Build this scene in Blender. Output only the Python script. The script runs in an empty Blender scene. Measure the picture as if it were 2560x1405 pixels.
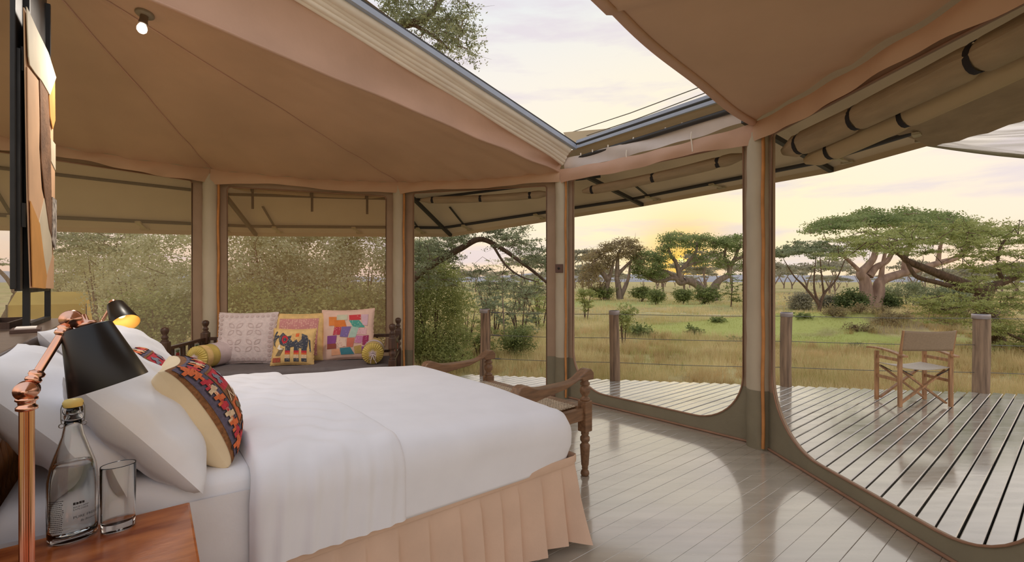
import bpy, bmesh, math, random
import numpy as np
from mathutils import Vector, Matrix, Euler
from mathutils.geometry import tessellate_polygon

random.seed(7)
RNG = np.random.default_rng(7)
PI = math.pi
scn = bpy.context.scene
COL = scn.collection
F = 1138.0            # focal length in photo pixels (16 mm lens)
H = 1.45              # eye height
CX, CY = 1280.0, 702.5


def P(px, py, d):
    """a measured photo pixel at depth d -> metres in the room"""
    return Vector(((px - CX) / F * d, d, H - (py - CY) / F * d))


def lin(r, g, b):
    f = lambda c: (c / 255 / 12.92) if c / 255 <= 0.04045 else ((c / 255 + 0.055) / 1.055) ** 2.4
    return (f(r), f(g), f(b), 1.0)


# ------------------------------------------------------------------ camera
cam = bpy.data.cameras.new('camera')
cam.lens = F / 2560 * 36
cam.sensor_width = 36
cam.clip_start = 0.02
cam.clip_end = 8000
camo = bpy.data.objects.new('camera', cam)
camo.location = (0, 0, H)
camo.rotation_euler = (PI / 2, 0, 0)
COL.objects.link(camo)
scn.camera = camo
scn.view_settings.view_transform = 'Standard'
scn.view_settings.look = 'None'
scn.view_settings.gamma = 1.0
scn.view_settings.use_curve_mapping = False
scn.view_settings.exposure = 0.0
scn.cycles.use_denoising = True
scn.cycles.max_bounces = 10
scn.cycles.transparent_max_bounces = 24
scn.cycles.diffuse_bounces = 5
scn.cycles.sample_clamp_indirect = 6.0
scn.cycles.caustics_refractive = False
scn.cycles.caustics_reflective = False

# ------------------------------------------------------------------ sky
SUN = Vector(((1705 - CX) / F, 1.0, -(658 - CY) / F)).normalized()
world = bpy.data.worlds.new('evening_sky')
scn.world = world
world.use_nodes = True
nt = world.node_tree
nt.nodes.clear()


def N(t, **kw):
    n = nt.nodes.new(t)
    for k, v in kw.items():
        if k in n.inputs:
            n.inputs[k].default_value = v
        else:
            setattr(n, k, v)
    return n


def ramp(node, stops):
    cr = node.color_ramp
    while len(cr.elements) > 1:
        cr.elements.remove(cr.elements[-1])
    cr.elements[0].position = stops[0][0]
    cr.elements[0].color = stops[0][1]
    for p, c in stops[1:]:
        e = cr.elements.new(p)
        e.color = c


L = nt.links.new
tc = N('ShaderNodeTexCoord')
sep = N('ShaderNodeSeparateXYZ')
L(tc.outputs['Generated'], sep.inputs[0])
base = N('ShaderNodeValToRGB')
ramp(base, [(0.0, lin(236, 196, 176)), (0.035, lin(246, 214, 188)), (0.10, lin(250, 232, 212)), (0.24, lin(248, 236, 224)),
            (0.40, lin(240, 234, 228)), (0.56, lin(222, 228, 234)), (1.0, lin(206, 218, 232))])
L(sep.outputs['Z'], base.inputs[0])
dot = N('ShaderNodeVectorMath', operation='DOT_PRODUCT')
L(tc.outputs['Generated'], dot.inputs[0])
dot.inputs[1].default_value = SUN


def M_(op, a, b=None, clamp=False):
    n = N('ShaderNodeMath', operation=op)
    n.use_clamp = clamp
    for i, v in enumerate((a, b)):
        if v is None:
            continue
        if hasattr(v, 'links') or hasattr(v, 'is_linked'):
            L(v, n.inputs[i])
        else:
            n.inputs[i].default_value = v
    return n.outputs[0]


def mixc(fac, a, b, mode='MIX'):
    n = N('ShaderNodeMix', data_type='RGBA', blend_type=mode)
    n.inputs[0].default_value = 1.0
    for s, v in ((n.inputs[0], fac), (n.inputs[6], a), (n.inputs[7], b)):
        if hasattr(v, 'is_linked'):
            L(v, s)
        else:
            s.default_value = v
    return n.outputs[2]


d0 = M_('MAXIMUM', dot.outputs['Value'], 0.0)
wide = M_('POWER', d0, 14.0)
c1 = mixc(M_('MULTIPLY', wide, 0.85), base.outputs[0], lin(255, 240, 190))
# thin streaky clouds
mp = N('ShaderNodeMapping')
mp.inputs['Scale'].default_value = (1.6, 1.6, 9.0)
mp.inputs['Rotation'].default_value = (0.0, 0.12, 0.0)
L(tc.outputs['Generated'], mp.inputs[0])
nz = N('ShaderNodeTexNoise', Scale=2.3, Detail=6.0, Roughness=0.55)
L(mp.outputs[0], nz.inputs['Vector'])
cr = N('ShaderNodeValToRGB')
ramp(cr, [(0.47, (0, 0, 0, 1)), (0.62, (1, 1, 1, 1))])
L(nz.outputs['Fac'], cr.inputs[0])
c2 = mixc(M_('MULTIPLY', cr.outputs[0], 0.62), c1, lin(220, 208, 218))
n5 = M_('MULTIPLY', M_('POWER', d0, 260.0), 0.75)
c3 = mixc(n5, c2, lin(255, 206, 112))
n6 = M_('POWER', d0, 650.0)
c4 = mixc(n6, c3, (1.0, 0.60, 0.10, 1))
n7 = M_('POWER', d0, 40000.0)
c5 = mixc(n7, c4, (3.2, 2.6, 0.9, 1))
bg = N('ShaderNodeBackground', Strength=1.0)
L(c5, bg.inputs[0])
bg.inputs[1].default_value = 1.10
wo = N('ShaderNodeOutputWorld')
L(bg.outputs[0], wo.inputs[0])

sl = bpy.data.lights.new('sun', 'SUN')
sl.energy = 1.4
sl.color = (1.0, 0.66, 0.36)
sl.angle = 0.04
so = bpy.data.objects.new('sun', sl)
so.rotation_euler = Vector((-SUN.x, -SUN.y, -SUN.z)).to_track_quat('-Z', 'Y').to_euler()
so.location = (20, 50, 12)
COL.objects.link(so)


# ------------------------------------------------------------------ materials
def mat(name, col, rough=0.8, var=0.12, scale=12.0, bump=0.0, bscale=60.0, metal=0.0, stretch=(1, 1, 1), col2=None,
        rand=0.0, spec=0.5, trans=0.0, coat=0.0, detail=4.0, rvar=0.0, sheen=0.0, bdist=0.01):
    m = bpy.data.materials.new(name)
    m.use_nodes = True
    t = m.node_tree
    t.nodes.clear()
    new, lk = t.nodes.new, t.links.new
    out = new('ShaderNodeOutputMaterial')
    b = new('ShaderNodeBsdfPrincipled')
    b.inputs['Roughness'].default_value = rough
    b.inputs['Metallic'].default_value = metal
    b.inputs['Specular IOR Level'].default_value = spec
    b.inputs['Coat Weight'].default_value = coat
    b.inputs['Coat Roughness'].default_value = 0.10
    b.inputs['Sheen Weight'].default_value = sheen
    tcn = new('ShaderNodeTexCoord')
    mpn = new('ShaderNodeMapping')
    mpn.inputs['Scale'].default_value = stretch
    lk(tcn.outputs['Object'], mpn.inputs[0])
    n = new('ShaderNodeTexNoise')
    n.inputs['Scale'].default_value = scale
    n.inputs['Detail'].default_value = detail
    lk(mpn.outputs[0], n.inputs['Vector'])
    r = new('ShaderNodeValToRGB')
    c = col
    d = col2 or tuple(max(0, x * (1 - 2 * var)) for x in c[:3]) + (1,)
    e = c if col2 else tuple(min(1, x * (1 + var)) for x in c[:3]) + (1,)
    ramp(r, [(0.30, d), (0.70, e)])
    lk(n.outputs['Fac'], r.inputs[0])
    colo = r.outputs[0]
    if rand:
        oi = new('ShaderNodeObjectInfo')
        hs = new('ShaderNodeHueSaturation')
        mr = new('ShaderNodeMapRange')
        mr.inputs['To Min'].default_value = 1 - rand
        mr.inputs['To Max'].default_value = 1 + rand
        lk(oi.outputs['Random'], mr.inputs['Value'])
        lk(mr.outputs[0], hs.inputs['Value'])
        lk(colo, hs.inputs['Color'])
        colo = hs.outputs[0]
    lk(colo, b.inputs['Base Color'])
    if rvar:
        n3 = new('ShaderNodeTexNoise')
        n3.inputs['Scale'].default_value = 5.0
        n3.inputs['Detail'].default_value = 5.0
        lk(mpn.outputs[0], n3.inputs['Vector'])
        m3 = new('ShaderNodeMapRange')
        m3.inputs['From Min'].default_value = 0.35
        m3.inputs['From Max'].default_value = 0.65
        m3.inputs['To Min'].default_value = max(0.02, rough - rvar)
        m3.inputs['To Max'].default_value = rough + rvar
        lk(n3.outputs['Fac'], m3.inputs['Value'])
        lk(m3.outputs[0], b.inputs['Roughness'])
    if bump:
        n2 = new('ShaderNodeTexNoise')
        n2.inputs['Scale'].default_value = bscale
        n2.inputs['Detail'].default_value = 3.0
        lk(mpn.outputs[0], n2.inputs['Vector'])
        bp = new('ShaderNodeBump')
        bp.inputs['Strength'].default_value = bump
        bp.inputs['Distance'].default_value = bdist
        lk(n2.outputs['Fac'], bp.inputs['Height'])
        lk(bp.outputs[0], b.inputs['Normal'])
    sh = b.outputs[0]
    if trans:
        tr = new('ShaderNodeBsdfTranslucent')
        lk(colo, tr.inputs['Color'])
        mx = new('ShaderNodeMixShader')
        mx.inputs[0].default_value = trans
        lk(sh, mx.inputs[1])
        lk(tr.outputs[0], mx.inputs[2])
        sh = mx.outputs[0]
    lk(sh, out.inputs[0])
    return m


def glass_mat(name, col=(1, 1, 1, 1), ior=1.45, rough=0.0):
    m = bpy.data.materials.new(name)
    m.use_nodes = True
    b = m.node_tree.nodes['Principled BSDF']
    b.inputs['Base Color'].default_value = col
    b.inputs['Transmission Weight'].default_value = 1.0
    b.inputs['Roughness'].default_value = rough
    b.inputs['IOR'].default_value = ior
    return m


def screen_mat(name, col, alpha, trans=0.5, streak=None):
    """woven mesh: part of the rays pass through the holes, the rest meet threads"""
    m = bpy.data.materials.new(name)
    m.use_nodes = True
    t = m.node_tree
    t.nodes.clear()
    new, lk = t.nodes.new, t.links.new
    out = new('ShaderNodeOutputMaterial')
    df = new('ShaderNodeBsdfDiffuse')
    df.inputs['Color'].default_value = col
    tl = new('ShaderNodeBsdfTranslucent')
    tl.inputs['Color'].default_value = col
    mx = new('ShaderNodeMixShader')
    mx.inputs[0].default_value = trans
    lk(df.outputs[0], mx.inputs[1])
    lk(tl.outputs[0], mx.inputs[2])
    tp = new('ShaderNodeBsdfTransparent')
    m2 = new('ShaderNodeMixShader')
    m2.inputs[0].default_value = alpha
    if streak:
        tcn = new('ShaderNodeTexCoord')
        mpn = new('ShaderNodeMapping')
        mpn.inputs['Scale'].default_value = streak
        lk(tcn.outputs['Object'], mpn.inputs[0])
        n = new('ShaderNodeTexNoise')
        n.inputs['Scale'].default_value = 3.0
        n.inputs['Detail'].default_value = 6.0
        lk(mpn.outputs[0], n.inputs['Vector'])
        mr = new('ShaderNodeMapRange')
        mr.inputs['From Min'].default_value = 0.4
        mr.inputs['From Max'].default_value = 0.65
        mr.inputs['To Min'].default_value = alpha * 0.35
        mr.inputs['To Max'].default_value = min(1, alpha * 1.5)
        lk(n.outputs['Fac'], mr.inputs['Value'])
        lk(mr.outputs[0], m2.inputs[0])
    lk(tp.outputs[0], m2.inputs[1])
    lk(mx.outputs[0], m2.inputs[2])
    lk(m2.outputs[0], out.inputs[0])
    return m


def emit_mat(name, col, s):
    m = bpy.data.materials.new(name)
    m.use_nodes = True
    b = m.node_tree.nodes['Principled BSDF']
    b.inputs['Base Color'].default_value = col
    b.inputs['Emission Color'].default_value = col
    b.inputs['Emission Strength'].default_value = s
    return m


def dots_mat(name, bgc, dotc, scale, size=0.25):
    """printed cotton: small dots on a plain ground"""
    m = mat(name, bgc, 0.9, 0.05)
    t = m.node_tree
    new, lk = t.nodes.new, t.links.new
    b = next(n for n in t.nodes if n.type == 'BSDF_PRINCIPLED')
    tcn = next(n for n in t.nodes if n.type == 'TEX_COORD')
    v = new('ShaderNodeTexVoronoi')
    v.inputs['Scale'].default_value = scale
    v.inputs['Randomness'].default_value = 0.55
    lk(tcn.outputs['Object'], v.inputs['Vector'])
    lt = new('ShaderNodeMath')
    lt.operation = 'LESS_THAN'
    lt.inputs[1].default_value = size
    lk(v.outputs['Distance'], lt.inputs[0])
    mx = new('ShaderNodeMix')
    mx.data_type = 'RGBA'
    src = b.inputs['Base Color'].links[0].from_socket
    lk(lt.outputs[0], mx.inputs[0])
    lk(src, mx.inputs[6])
    mx.inputs[7].default_value = dotc
    lk(mx.outputs[2], b.inputs['Base Color'])
    return m


MT = {}
MT['ceiling'] = mat('ceiling_canvas', lin(214, 176, 146), 0.9, 0.05, 1.5, 0.25, 5.0, trans=0.06, bdist=0.03)
MT['pink'] = mat('pink_canvas', lin(222, 182, 158), 0.9, 0.05, 2.0, 0.3, 9.0, trans=0.15, bdist=0.02)
MT['sleeve'] = mat('sleeve_canvas', lin(200, 188, 166), 0.85, 0.05, 3.0, 0.35, 14.0, stretch=(1, 1, 0.7), bdist=0.015)
MT['canvas'] = mat('olive_canvas', lin(176, 150, 126), 0.85, 0.06, 3.0, 0.35, 18.0, bdist=0.015)
MT['canvas_dark'] = mat('olive_canvas_base', lin(142, 134, 112), 0.85, 0.06, 3.0, 0.35, 18.0, bdist=0.015)
MT['fly'] = mat('flysheet_canvas', lin(196, 172, 136), 0.9, 0.05, 1.5, 0.15, 12.0, trans=0.10)
MT['rollcanvas'] = mat('rolled_canvas', lin(170, 148, 118), 0.9, 0.08, 4.0, 0.3, 14.0, stretch=(1, 1, 6))
MT['cream'] = mat('cream_canvas', lin(252, 240, 226), 0.85, 0.04, 4.0, 0.2, 20.0)
MT['whitestrip'] = mat('white_canvas', lin(228, 216, 210), 0.85, 0.05, 4.0, 0.3, 16.0)
MT['binding'] = mat('brown_binding', lin(164, 126, 102), 0.85, 0.08, 8.0)
MT['orange'] = mat('orange_binding', lin(206, 142, 82), 0.7, 0.1, 8.0)
MT['black'] = mat('black_metal', lin(34, 32, 32), 0.45, 0.15, 9.0, rvar=0.1)
MT['tube'] = mat('dark_tube', lin(58, 54, 52), 0.5, 0.1, 5.0)
MT['rail'] = mat('grey_rail', lin(176, 186, 206), 0.4, 0.05, 6.0)
MT['strap'] = mat('black_strap', lin(40, 34, 34), 0.8, 0.1)
MT['clip'] = mat('cream_clip', lin(190, 175, 145), 0.7, 0.1)
MT['floor'] = mat('painted_floor', lin(198, 187, 170), 0.24, 0.08, 3.0, 0.05, 9.0, stretch=(0.35, 3, 3), rand=0.05, rvar=0.08, spec=0.8, coat=1.0)
MT['floor'].node_tree.nodes['Principled BSDF'].inputs['Coat IOR'].default_value = 2.0
MT['deck'] = mat('wet_deck', lin(188, 180, 166), 0.20, 0.12, 2.2, 0.25, 7.0, stretch=(0.5, 3, 3), rand=0.06, rvar=0.14, spec=0.8, bdist=0.005, coat=1.0)
MT['deck'].node_tree.nodes['Principled BSDF'].inputs['Coat IOR'].default_value = 1.9
MT['underdeck'] = mat('underdeck_shade_end_grain', lin(60, 52, 44), 0.95, 0.1)  # shade below the boards put into a dark colour; also post end grain
MT['linen'] = mat('white_linen', lin(240, 238, 240), 0.9, 0.02, 6.0, 0.12, 26.0, sheen=0.1)
MT['duvet'] = mat('white_duvet', lin(242, 241, 246), 0.9, 0.015, 6.0, 0.22, 5.0, stretch=(1, 1, 1), sheen=0.1, bdist=0.02)
MT['skirt'] = mat('bed_skirt', lin(222, 190, 166), 0.9, 0.04, 5.0, 0.1, 60.0)
MT['cushion_cream'] = mat('cream_cotton', lin(236, 214, 176), 0.9, 0.05, 5.0, 0.15, 30.0)
MT['darkwood'] = mat('dark_wood', lin(84, 58, 44), 0.4, 0.25, 5.0, 0.1, 30.0, stretch=(8, 8, 1))
MT['shelfwood'] = mat('shelf_wood', lin(118, 98, 84), 0.30, 0.22, 5.0, 0.08, 30.0, stretch=(1.5, 12, 12))
MT['carvedwood'] = mat('carved_wood', lin(178, 118, 68), 0.35, 0.3, 6.0, 0.1, 30.0, stretch=(6, 6, 1), coat=0.3)
MT['benchwood'] = mat('bench_wood', lin(140, 106, 78), 0.45, 0.2, 5.0, 0.1, 30.0, stretch=(1.2, 9, 9))
MT['cane'] = mat('woven_cane', lin(206, 186, 160), 0.7, 0.1, 30.0)
MT['redwood'] = mat('nightstand_wood', lin(204, 122, 66), 0.22, 0.0, 4.0, 0.05, 30.0, stretch=(1.5, 4.5, 4.5), col2=lin(132, 62, 32), coat=0.5, detail=7.0)
MT['copper'] = mat('copper', lin(250, 192, 164), 0.20, 0.05, 5.0, metal=1.0, rvar=0.06)
MT['shade'] = mat('black_lamp_shade', lin(26, 22, 20), 0.35, 0.1, 5.0)
MT['shade_in'] = mat('lamp_shade_lining', lin(214, 176, 96), 0.5, 0.05)
MT['glass'] = glass_mat('clear_glass', (0.97, 0.99, 0.98, 1))
MT['water'] = glass_mat('water', (0.98, 1, 0.99, 1), 1.33)
MT['ink'] = mat('black_ink', lin(30, 28, 30), 0.6, 0.0)
MT['steelwire'] = mat('steel_wire', lin(150, 148, 150), 0.3, 0.05, metal=0.9)
MT['cable'] = mat('railing_cable', lin(120, 118, 112), 0.4, 0.05, metal=0.6)
MT['capyellow'] = mat('stopper', lin(226, 196, 112), 0.5, 0.06)
MT['seatgrey'] = mat('charcoal_linen', lin(112, 104, 104), 0.9, 0.06, 14.0, 0.3, 120.0)
MT['cushwhite'] = mat('white_cutwork', lin(222, 206, 204), 0.9, 0.06, 30.0, 0.3, 60.0)
MT['motif'] = mat('cutwork_motif', lin(204, 184, 182), 0.9, 0.03)
MT['yellow'] = mat('yellow_cotton', lin(232, 196, 132), 0.9, 0.08, 20.0)
MT['mustard'] = mat('mustard_silk', lin(206, 182, 98), 0.6, 0.12, 9.0)
MT['lilac'] = mat('lilac_trim', lin(214, 196, 196), 0.85, 0.05)
MT['pinkbatik'] = dots_mat('pink_batik', lin(206, 142, 140), lin(222, 172, 160), 42.0, 0.38)
MT['palepink'] = mat('pale_pink_cotton', lin(234, 198, 180), 0.9, 0.05, 12.0)
MT['post'] = mat('weathered_post', lin(182, 150, 122), 0.75, 0.3, 4.0, 0.5, 20.0, stretch=(7, 7, 0.6), col2=lin(84, 68, 58))
MT['post_grey'] = mat('grey_post', lin(176, 148, 122), 0.75, 0.3, 4.0, 0.5, 20.0, stretch=(7, 7, 0.6), col2=lin(116, 96, 80))
MT['band'] = mat('zinc_band', lin(186, 176, 178), 0.45, 0.08, metal=0.4)
MT['teak'] = mat('teak', lin(190, 144, 104), 0.5, 0.2, 5.0, 0.1, 30.0, stretch=(6, 6, 1.0))
MT['chaircanvas'] = mat('taupe_canvas', lin(168, 146, 122), 0.9, 0.05, 60.0, 0.2, 200.0)
MT['seatcanvas'] = mat('seat_canvas', lin(196, 182, 164), 0.9, 0.05, 60.0, 0.2, 200.0)
MT['screen'] = screen_mat('tan_mesh', lin(246, 206, 164), 0.31, 0.65)
MT['screen_left'] = screen_mat('tan_mesh_left', lin(246, 220, 188), 0.25, 0.6)
MT['sail'] = screen_mat('shade_net', lin(236, 222, 206), 0.75, 0.6, streak=(0.25, 3.0, 1.0))
MT['bark'] = mat('dark_bark', lin(112, 90, 74), 0.95, 0.25, 6.0, 0.5, 14.0, stretch=(4, 4, 1))
MT['bark_pale'] = mat('pale_bark', lin(190, 160, 142), 0.95, 0.2, 1.2, 0.4, 6.0, stretch=(3, 3, 0.8), col2=lin(136, 110, 98))
MT['bark_grey'] = mat('grey_bark', lin(150, 130, 116), 0.95, 0.2, 2.0, 0.4, 8.0, stretch=(3, 3, 0.8))  # grey bark lightened, haze over the far trunks put into the colour


def leafmat(name, a, b, trans=0.35, scale=3.0):
    return mat(name, a, 0.75, 0.0, scale, col2=b, trans=trans, detail=9.0, spec=0.25)


MT['leaf_dark'] = leafmat('leaf_dark', lin(132, 146, 94), lin(74, 90, 54))
MT['leaf_mid'] = leafmat('leaf_mid', lin(172, 178, 116), lin(102, 116, 66))
MT['leaf_grey'] = leafmat('leaf_grey', lin(182, 188, 152), lin(118, 128, 96))
MT['leaf_light'] = leafmat('leaf_light', lin(198, 200, 134), lin(134, 144, 82))
MT['leaf_acacia'] = leafmat('leaf_acacia', lin(188, 194, 156), lin(112, 120, 86), 0.35)
MT['leaf_pale'] = leafmat('leaf_pale', lin(232, 230, 190), lin(150, 152, 108), 0.4)
MT['leaf_fig'] = leafmat('leaf_fig', lin(178, 188, 130), lin(118, 134, 84), 0.5, 0.6)  # fig leaves lightened so the colour carries the distance haze
MT['leaf_haze'] = leafmat('leaf_haze', lin(196, 190, 166), lin(150, 146, 124), 0.4, 0.4)  # painted haze: far leaves made paler in colour, no fog volume
MT['leaf_rust'] = leafmat('leaf_rust', lin(186, 168, 126), lin(134, 120, 88), 0.4, 0.8)
MT['straw'] = leafmat('straw_grass', lin(246, 228, 178), lin(198, 180, 120), 0.45, 0.8)
MT['greengrass'] = leafmat('green_grass', lin(212, 212, 142), lin(170, 170, 100), 0.45, 0.8)


# ------------------------------------------------------------------ mesh helpers
class MB:
    def __init__(s):
        s.v, s.f, s.sm = [], [], []

    def add(s, verts, faces, smooth=False):
        k = len(s.v)
        s.v.extend([tuple(p) for p in verts])
        s.f.extend([tuple(i + k for i in q) for q in faces])
        s.sm.extend([smooth] * len(faces))
        return s

    def box(s, c, size, rot=None, bevel=0.0):
        hx, hy, hz = size[0] / 2, size[1] / 2, size[2] / 2
        R = rot if rot is not None else Matrix.Identity(3)
        c = Vector(c)
        if bevel > 0:
            bm = bmesh.new()
            bmesh.ops.create_cube(bm, size=1)
            for v in bm.verts:
                v.co = Vector((v.co.x * size[0], v.co.y * size[1], v.co.z * size[2]))
            bmesh.ops.bevel(bm, geom=list(bm.edges), offset=bevel, segments=2, affect='EDGES', profile=0.6)
            bm.verts.index_update()
            s.add([c + R @ v.co for v in bm.verts], [[v.index for v in f.verts] for f in bm.faces])
            bm.free()
            return s
        vs = [c + R @ Vector((x * hx, y * hy, z * hz)) for x in (-1, 1) for y in (-1, 1) for z in (-1, 1)]
        return s.add(vs, [(0, 1, 3, 2), (4, 6, 7, 5), (0, 4, 5, 1), (2, 3, 7, 6), (0, 2, 6, 4), (1, 5, 7, 3)])

    def bar(s, a, b, w, h, up=(0, 0, 1), bevel=0.0):
        """rectangular bar from a to b, w across, h along up"""
        a, b = Vector(a), Vector(b)
        x = (b - a).normalized()
        u = Vector(up)
        y = u.cross(x)
        if y.length < 1e-6:
            y = Vector((1, 0, 0)).cross(x)
        y.normalize()
        z = x.cross(y)
        R = Matrix((x, y, z)).transposed()
        return s.box((a + b) / 2, ((b - a).length, w, h), R, bevel)

    def tube(s, pts, r, n=8, caps=True, smooth=True):
        pts = [Vector(p) for p in pts]
        m = len(pts)
        rs = r if isinstance(r, (list, tuple)) else [r] * m
        vs, fs = [], []
        ref = None
        for i, p in enumerate(pts):
            d = (pts[min(i + 1, m - 1)] - pts[max(i - 1, 0)])
            if d.length < 1e-9:
                d = Vector((0, 0, 1))
            d.normalize()
            if ref is None:
                ref = Vector((0, 0, 1)) if abs(d.z) < 0.9 else Vector((1, 0, 0))
            x = ref.cross(d)
            if x.length < 1e-4:
                x = Vector((0, 1, 0)).cross(d)
            x.normalize()
            y = d.cross(x)
            ref = y.cross(Vector(x)) * 0 + ref
            for k in range(n):
                t = 2 * PI * k / n
                vs.append(p + (x * math.cos(t) + y * math.sin(t)) * rs[i])
        for i in range(m - 1):
            for k in range(n):
                a, b = i * n + k, i * n + (k + 1) % n
                fs.append((a, b, b + n, a + n))
        s.add(vs, fs, smooth)
        if caps:
            s.add(vs[:n], [tuple(range(n))[::-1]])
            s.add(vs[-n:], [tuple(range(n))])
        return s

    def lathe(s, prof, n=20, c=(0, 0, 0), sx=1.0, sy=1.0, M=None, smooth=True, cap0=True, cap1=True):
        vs, fs = [], []
        c = Vector(c)
        for r, z in prof:
            for k in range(n):
                t = 2 * PI * k / n
                p = Vector((r * sx * math.cos(t), r * sy * math.sin(t), z))
                vs.append((M @ p if M is not None else p) + c)
        m = len(prof)
        for i in range(m - 1):
            for k in range(n):
                a, b = i * n + k, i * n + (k + 1) % n
                fs.append((a, b, b + n, a + n))
        s.add(vs, fs, smooth)
        if cap0:
            s.add(vs[:n], [tuple(range(n))[::-1]])
        if cap1:
            s.add(vs[-n:], [tuple(range(n))])
        return s

    def grid(s, fn, nu, nv, smooth=True, flip=False):
        vs = [fn(i / nu, j / nv) for i in range(nu + 1) for j in range(nv + 1)]
        fs = []
        for i in range(nu):
            for j in range(nv):
                a = i * (nv + 1) + j
                q = (a, a + 1, a + nv + 2, a + nv + 1)
                fs.append(q[::-1] if flip else q)
        return s.add(vs, fs, smooth)

    def prism(s, poly, fr, th):
        """2-D polygon extruded; fr(x, y, t) -> point"""
        n = len(poly)
        a = [fr(x, y, 0) for x, y in poly]
        b = [fr(x, y, th) for x, y in poly]
        s.add(a + b, [tuple(range(n)), tuple(range(2 * n - 1, n - 1, -1))] + [(i, i + n, (i + 1) % n + n, (i + 1) % n) for i in range(n)])
        return s

    def build(s, name, m, parent=None, off=None, smooth=None):
        me = bpy.data.meshes.new(name)
        vs = s.v
        if off is not None:
            vs = [(p[0] - off[0], p[1] - off[1], p[2] - off[2]) for p in vs]
        me.from_pydata(vs, [], s.f)
        if me.polygons:
            me.polygons.foreach_set('use_smooth', s.sm if smooth is None else [smooth] * len(s.f))
        if isinstance(m, str):
            m = MT[m]
        me.materials.append(m)
        me.validate()
        o = bpy.data.objects.new(name, me)
        COL.objects.link(o)
        if parent is not None:
            o.parent = parent
        return o


def quads_np(name, V, F4, m, parent=None, smooth=False):
    me = bpy.data.meshes.new(name)
    V = np.asarray(V, np.float32)
    F4 = np.asarray(F4, np.int32)
    me.vertices.add(len(V))
    me.vertices.foreach_set('co', V.ravel())
    k = F4.shape[1]
    me.loops.add(F4.size)
    me.loops.foreach_set('vertex_index', F4.ravel())
    me.polygons.add(len(F4))
    me.polygons.foreach_set('loop_start', np.arange(0, F4.size, k, dtype=np.int32))
    me.polygons.foreach_set('use_smooth', np.full(len(F4), smooth))
    me.update(calc_edges=True)
    me.materials.append(MT[m] if isinstance(m, str) else m)
    o = bpy.data.objects.new(name, me)
    COL.objects.link(o)
    if parent is not None:
        o.parent = parent
    return o


def tag(o, label=None, cat=None, group=None, kind=None):
    if label:
        o['label'] = label
    if cat:
        o['category'] = cat
    if group:
        o['group'] = group
    if kind:
        o['kind'] = kind
    return o


def thing(name, label, cat, loc=(0, 0, 0), rotz=0.0, group=None, kind=None):
    o = bpy.data.objects.new(name, None)
    o.empty_display_size = 0.1
    COL.objects.link(o)
    o.location = loc
    o.rotation_euler = (0, 0, rotz)
    return tag(o, label, cat, group, kind)


def copy_tree(o, parent=None):
    c = o.copy()
    COL.objects.link(c)
    if parent is not None:
        c.parent = parent
    for ch in list(o.children):
        copy_tree(ch, c)
    return c


# bed frame: origin at the near foot corner, s towards the head, w across to the far side
UX, UY = 0.7832, 0.6216
ANG = math.atan2(UY, UX)
B0 = Vector((0.312, 2.517, 0))


def B(s, w, z=0.0):
    return Vector((B0.x - UX * s - UY * w, B0.y - UY * s + UX * w, z))


# tent posts of the curved wall
P0 = Vector((-5.1, 3.75, 0))
P1 = Vector((-3.70, 5.58, 0))
P2 = Vector((-1.556, 6.32, 0))
P3 = Vector((0.655, 5.73, 0))
P4 = Vector((2.22, 4.02, 0))
P5 = Vector((2.32, 1.72, 0))
P6 = Vector((1.3, -0.6, 0))
PM = Vector((-5.6, 1.6, 0))
APEX = Vector((-2.9, 2.63, 3.42))
EAVE = 2.80

CEN = Vector((-1.4, 2.4, 0))


def Z(p, z):
    return Vector((p.x, p.y, z))


# ================================================================== the setting
def hnoise(x, y, f, seed=0.0):
    return (np.sin(x * f + seed * 1.7 + 1.3 * np.sin(y * f * 0.7 + seed)) * np.cos(y * f * 0.9 - seed * 0.6 + 0.8 * np.sin(x * f * 0.53)))


def ground_z(x, y):
    x, y = np.asarray(x, float), np.asarray(y, float)
    r = np.hypot(x, y)
    k = np.clip((r - 9) / 20, 0, 1)
    z = -0.42 + k * (0.10 * hnoise(x, y, 0.25, 1) + 0.06 * hnoise(x, y, 0.7, 2)) + 0.02 * hnoise(x, y, 2.1, 3)
    # low scrubby bank across the lawn
    a = (x - 13.5) * 0.965 + (y - 17.0) * -0.26
    b = (x - 13.5) * 0.26 + (y - 17.0) * 0.965
    z = z + 0.62 * np.exp(-(a / 6.0) ** 4) * np.exp(-(b / 1.5) ** 2)
    b2 = y - 25 + 0.1 * x
    z = z + 0.16 * np.exp(-(b2 / 1.0) ** 2) * np.exp(-((x - 9) / 9.0) ** 4)
    return z


gm = bpy.data.materials.new('savannah_ground')
gm.use_nodes = True
t = gm.node_tree
bs = t.nodes['Principled BSDF']
bs.inputs['Roughness'].default_value = 0.95
bs.inputs['Specular IOR Level'].default_value = 0.1
g_tc = t.nodes.new('ShaderNodeTexCoord')


def gnoise(scale, detail, lo, hi):
    n = t.nodes.new('ShaderNodeTexNoise')
    n.inputs['Scale'].default_value = scale
    n.inputs['Detail'].default_value = detail
    t.links.new(g_tc.outputs['Object'], n.inputs['Vector'])
    m = t.nodes.new('ShaderNodeMapRange')
    m.inputs['From Min'].default_value = lo
    m.inputs['From Max'].default_value = hi
    t.links.new(n.outputs['Fac'], m.inputs['Value'])
    return m.outputs[0]


def gmix(fac, a, b):
    n = t.nodes.new('ShaderNodeMix')
    n.data_type = 'RGBA'
    for s_, v in ((n.inputs[0], fac), (n.inputs[6], a), (n.inputs[7], b)):
        if hasattr(v, 'is_linked'):
            t.links.new(v, s_)
        else:
            s_.default_value = v
    return n.outputs[2]


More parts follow.
